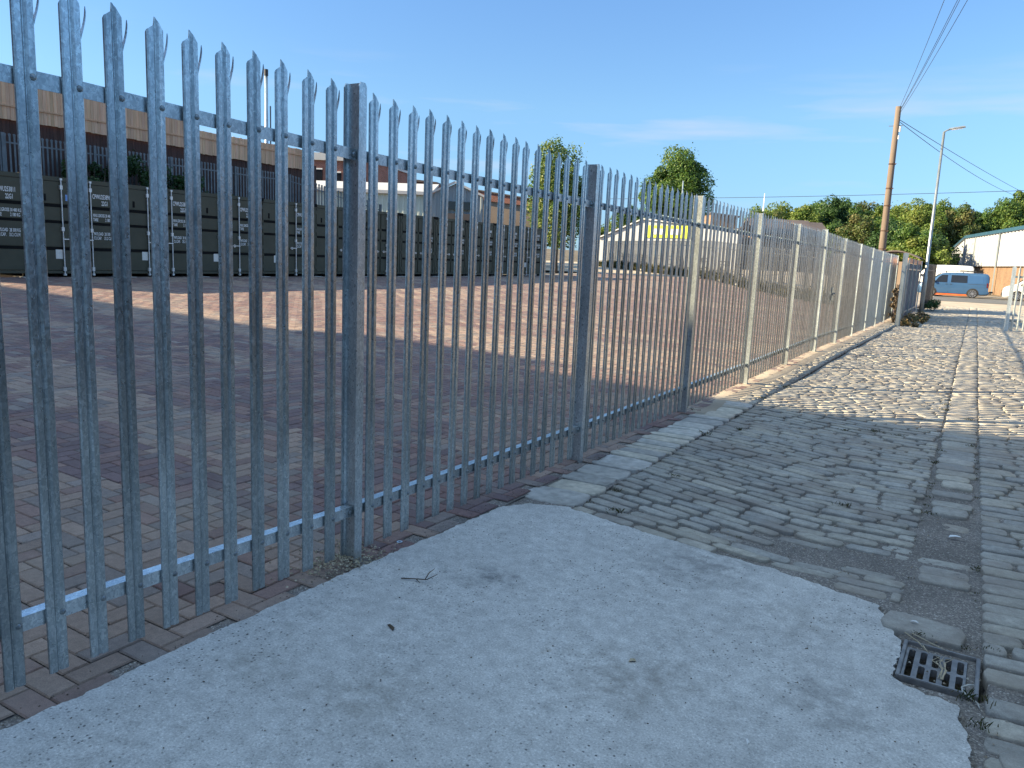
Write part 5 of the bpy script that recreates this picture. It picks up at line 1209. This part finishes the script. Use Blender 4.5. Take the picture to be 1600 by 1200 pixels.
# weeds and clutter along the foot of the far palisade
cl = []
for k in range(330):
    t = g.random(); x = -6-24*t+g.normal(0, .12); y = 39.5+28.6*t+g.normal(0, .12)-.8; cl.append((x, y, gzf(x, y), g.uniform(4, 11)))
tag(blades('far_fence_weeds', cl, 35, [(.045, .05, .02), (.08, .07, .035), (.03, .035, .018)], .055, .05, .012, 3), 'dark scrubby weeds along the foot of the far palisade fence', 'weeds', kind='stuff')
# a row of black folding barrows / stands in front of the far fence
def trolley(x, y, rz, label):
    o = empty('sack_trolley', (x, y, gzf(x, y)), rz); tag(o, label, 'trolley', 'dark trolleys standing before the far palisade fence')
    m = MB()
    for s in (-.2, .2): m.tube([(s, 0, .05), (s, .18, .7), (s, .34, 1.25)], .022, 6)
    for z, yy in ((.35, .09), (.7, .18), (1.05, .28), (1.25, .34)): m.tube([(-.2, yy, z), (.2, yy, z)], .02, 6)
    m.build('frame', 'black_plastic', o)
    m = MB(); m.box(-.22, .22, -.28, .02, .03, .05); m.build('toe_plate', 'black_plastic', o)
    for s in (-.27, .27): m = MB(); m.cyl((s, .08, .14), (1, 0, 0), .14, .05, 14); w = m.build('wheel', 'rubber', o); m = MB(); m.cyl((s, .08, .14), (1, 0, 0), .06, .054, 10); m.build('hub', 'white_paint', w)
    return o
t0 = trolley(-27.6, 63.6, .5, 'nearest-to-post dark sack trolley in the row before the far palisade fence')
for k in range(1, 12):
    r = t0.copy(); COL.objects.link(r); x = -27.6+1.55*k*.95; y = 63.6-1.83*k*.95+.0; x += random.uniform(-.15, .15)
    r.location = (x, y, gzf(x, y)); r.rotation_euler = (0, 0, .5+random.uniform(-.5, .5)); r['label'] = 'dark sack trolley in the row standing before the far palisade fence'
    for c in t0.children:
        q = c.copy(); COL.objects.link(q); q.parent = r
        for d in c.children: e = d.copy(); COL.objects.link(e); e.parent = q
t0['label'] = 'dark sack trolley in the row standing before the far palisade fence'

# ------------------------------------------------------------------ world, sun, camera
SUN_AZ = math.atan2(-.82, -.57)      # direction towards the sun, measured from +Y towards +X
SUN_EL = R(25.5)
w = bpy.data.worlds.new('World'); scn.world = w; w.use_nodes = True; nt = w.node_tree; nt.nodes.clear()
out = nt.nodes.new('ShaderNodeOutputWorld'); bg = nt.nodes.new('ShaderNodeBackground'); sky = nt.nodes.new('ShaderNodeTexSky')
sky.sky_type = 'NISHITA'; sky.sun_disc = False; sky.sun_elevation = SUN_EL; sky.sun_rotation = SUN_AZ; sky.altitude = 50; sky.air_density = 1.0; sky.dust_density = .35; sky.ozone_density = 1.6
# a few thin wisps of cloud low in the sky
tc = nt.nodes.new('ShaderNodeTexCoord'); sx = N(nt, 'ShaderNodeSeparateXYZ'); nt.links.new(tc.outputs['Generated'], sx.inputs[0])
ml = N(nt, 'ShaderNodeVectorMath', operation='MULTIPLY'); ml.inputs[1].default_value = (1.0, 1.0, 9.0); nt.links.new(tc.outputs['Generated'], ml.inputs[0])
cn = noise(nt, ml.outputs[0], 3.6, 6, .5); cm = ramp(nt, cn, [(.54, 0), (.74, .6)])
bd = ramp(nt, sx.outputs[2], [(.06, 0), (.11, 1), (.16, 1), (.24, 0)])
cf = mix(nt, 1, cm, bd, 'MULTIPLY')
mu = ramp(nt, sx.outputs[2], [(0.0, tuple(v/4*.81 for v in (.30, .52, .98))), (.052, tuple(v/4*.81 for v in (.35, .52, .82))), (.174, tuple(v/4*.81 for v in (.53, .70, .84))), (.5, tuple(v/4*.81 for v in (.62, .84, 1.12))), (.66, tuple(v/4*.81 for v in (.9, 1.0, 1.1))), (.86, tuple(v/4*.86 for v in (3.6, 2.95, 2.0))), (1.0, tuple(v/4*.86 for v in (3.8, 3.1, 2.05)))])  # sky gain: low band dimmed, overhead brightened and warmed as added fill
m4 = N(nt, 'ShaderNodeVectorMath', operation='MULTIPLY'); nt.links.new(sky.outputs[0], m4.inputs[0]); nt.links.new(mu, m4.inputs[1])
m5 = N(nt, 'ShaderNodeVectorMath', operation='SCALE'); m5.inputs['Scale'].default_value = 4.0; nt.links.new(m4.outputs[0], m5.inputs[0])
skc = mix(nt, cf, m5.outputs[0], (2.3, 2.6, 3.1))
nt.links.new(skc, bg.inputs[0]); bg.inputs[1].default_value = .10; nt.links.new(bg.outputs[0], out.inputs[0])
sl_ = bpy.data.lights.new('sun', 'SUN'); sl_.energy = 5.0; sl_.angle = R(.53); sl_.color = (1, .81, .52)
so = bpy.data.objects.new('sun', sl_); COL.objects.link(so)
dirv = Vector((math.sin(SUN_AZ)*math.cos(SUN_EL), math.cos(SUN_AZ)*math.cos(SUN_EL), math.sin(SUN_EL)))
so.rotation_euler = dirv.to_track_quat('Z', 'Y').to_euler(); so.location = (-30, -20, 40)
cam = bpy.data.cameras.new('camera'); co = bpy.data.objects.new('camera', cam); COL.objects.link(co); scn.camera = co
cam.sensor_fit = 'HORIZONTAL'; cam.sensor_width = 36; cam.lens = 36*1215.76/1600; cam.clip_start = .05; cam.clip_end = 3000
yaw, pitch, roll = R(30.269), R(9.427), R(2.516)
fwd = Vector((-math.sin(yaw)*math.cos(pitch), math.cos(yaw)*math.cos(pitch), -math.sin(pitch)))
rt = Vector((math.cos(yaw), math.sin(yaw), 0)); up = rt.cross(fwd)
rt2 = rt*math.cos(roll)+up*math.sin(roll); up2 = -rt*math.sin(roll)+up*math.cos(roll)
M = Matrix((rt2, up2, -fwd)).transposed().to_4x4(); M.translation = Vector((0, 0, 1.65)); co.matrix_world = M
scn.view_settings.view_transform = 'Standard'; scn.view_settings.look = 'None'; scn.view_settings.gamma = 1; scn.view_settings.exposure = 1.6
scn.cycles.max_bounces = 6; scn.cycles.use_denoising = True
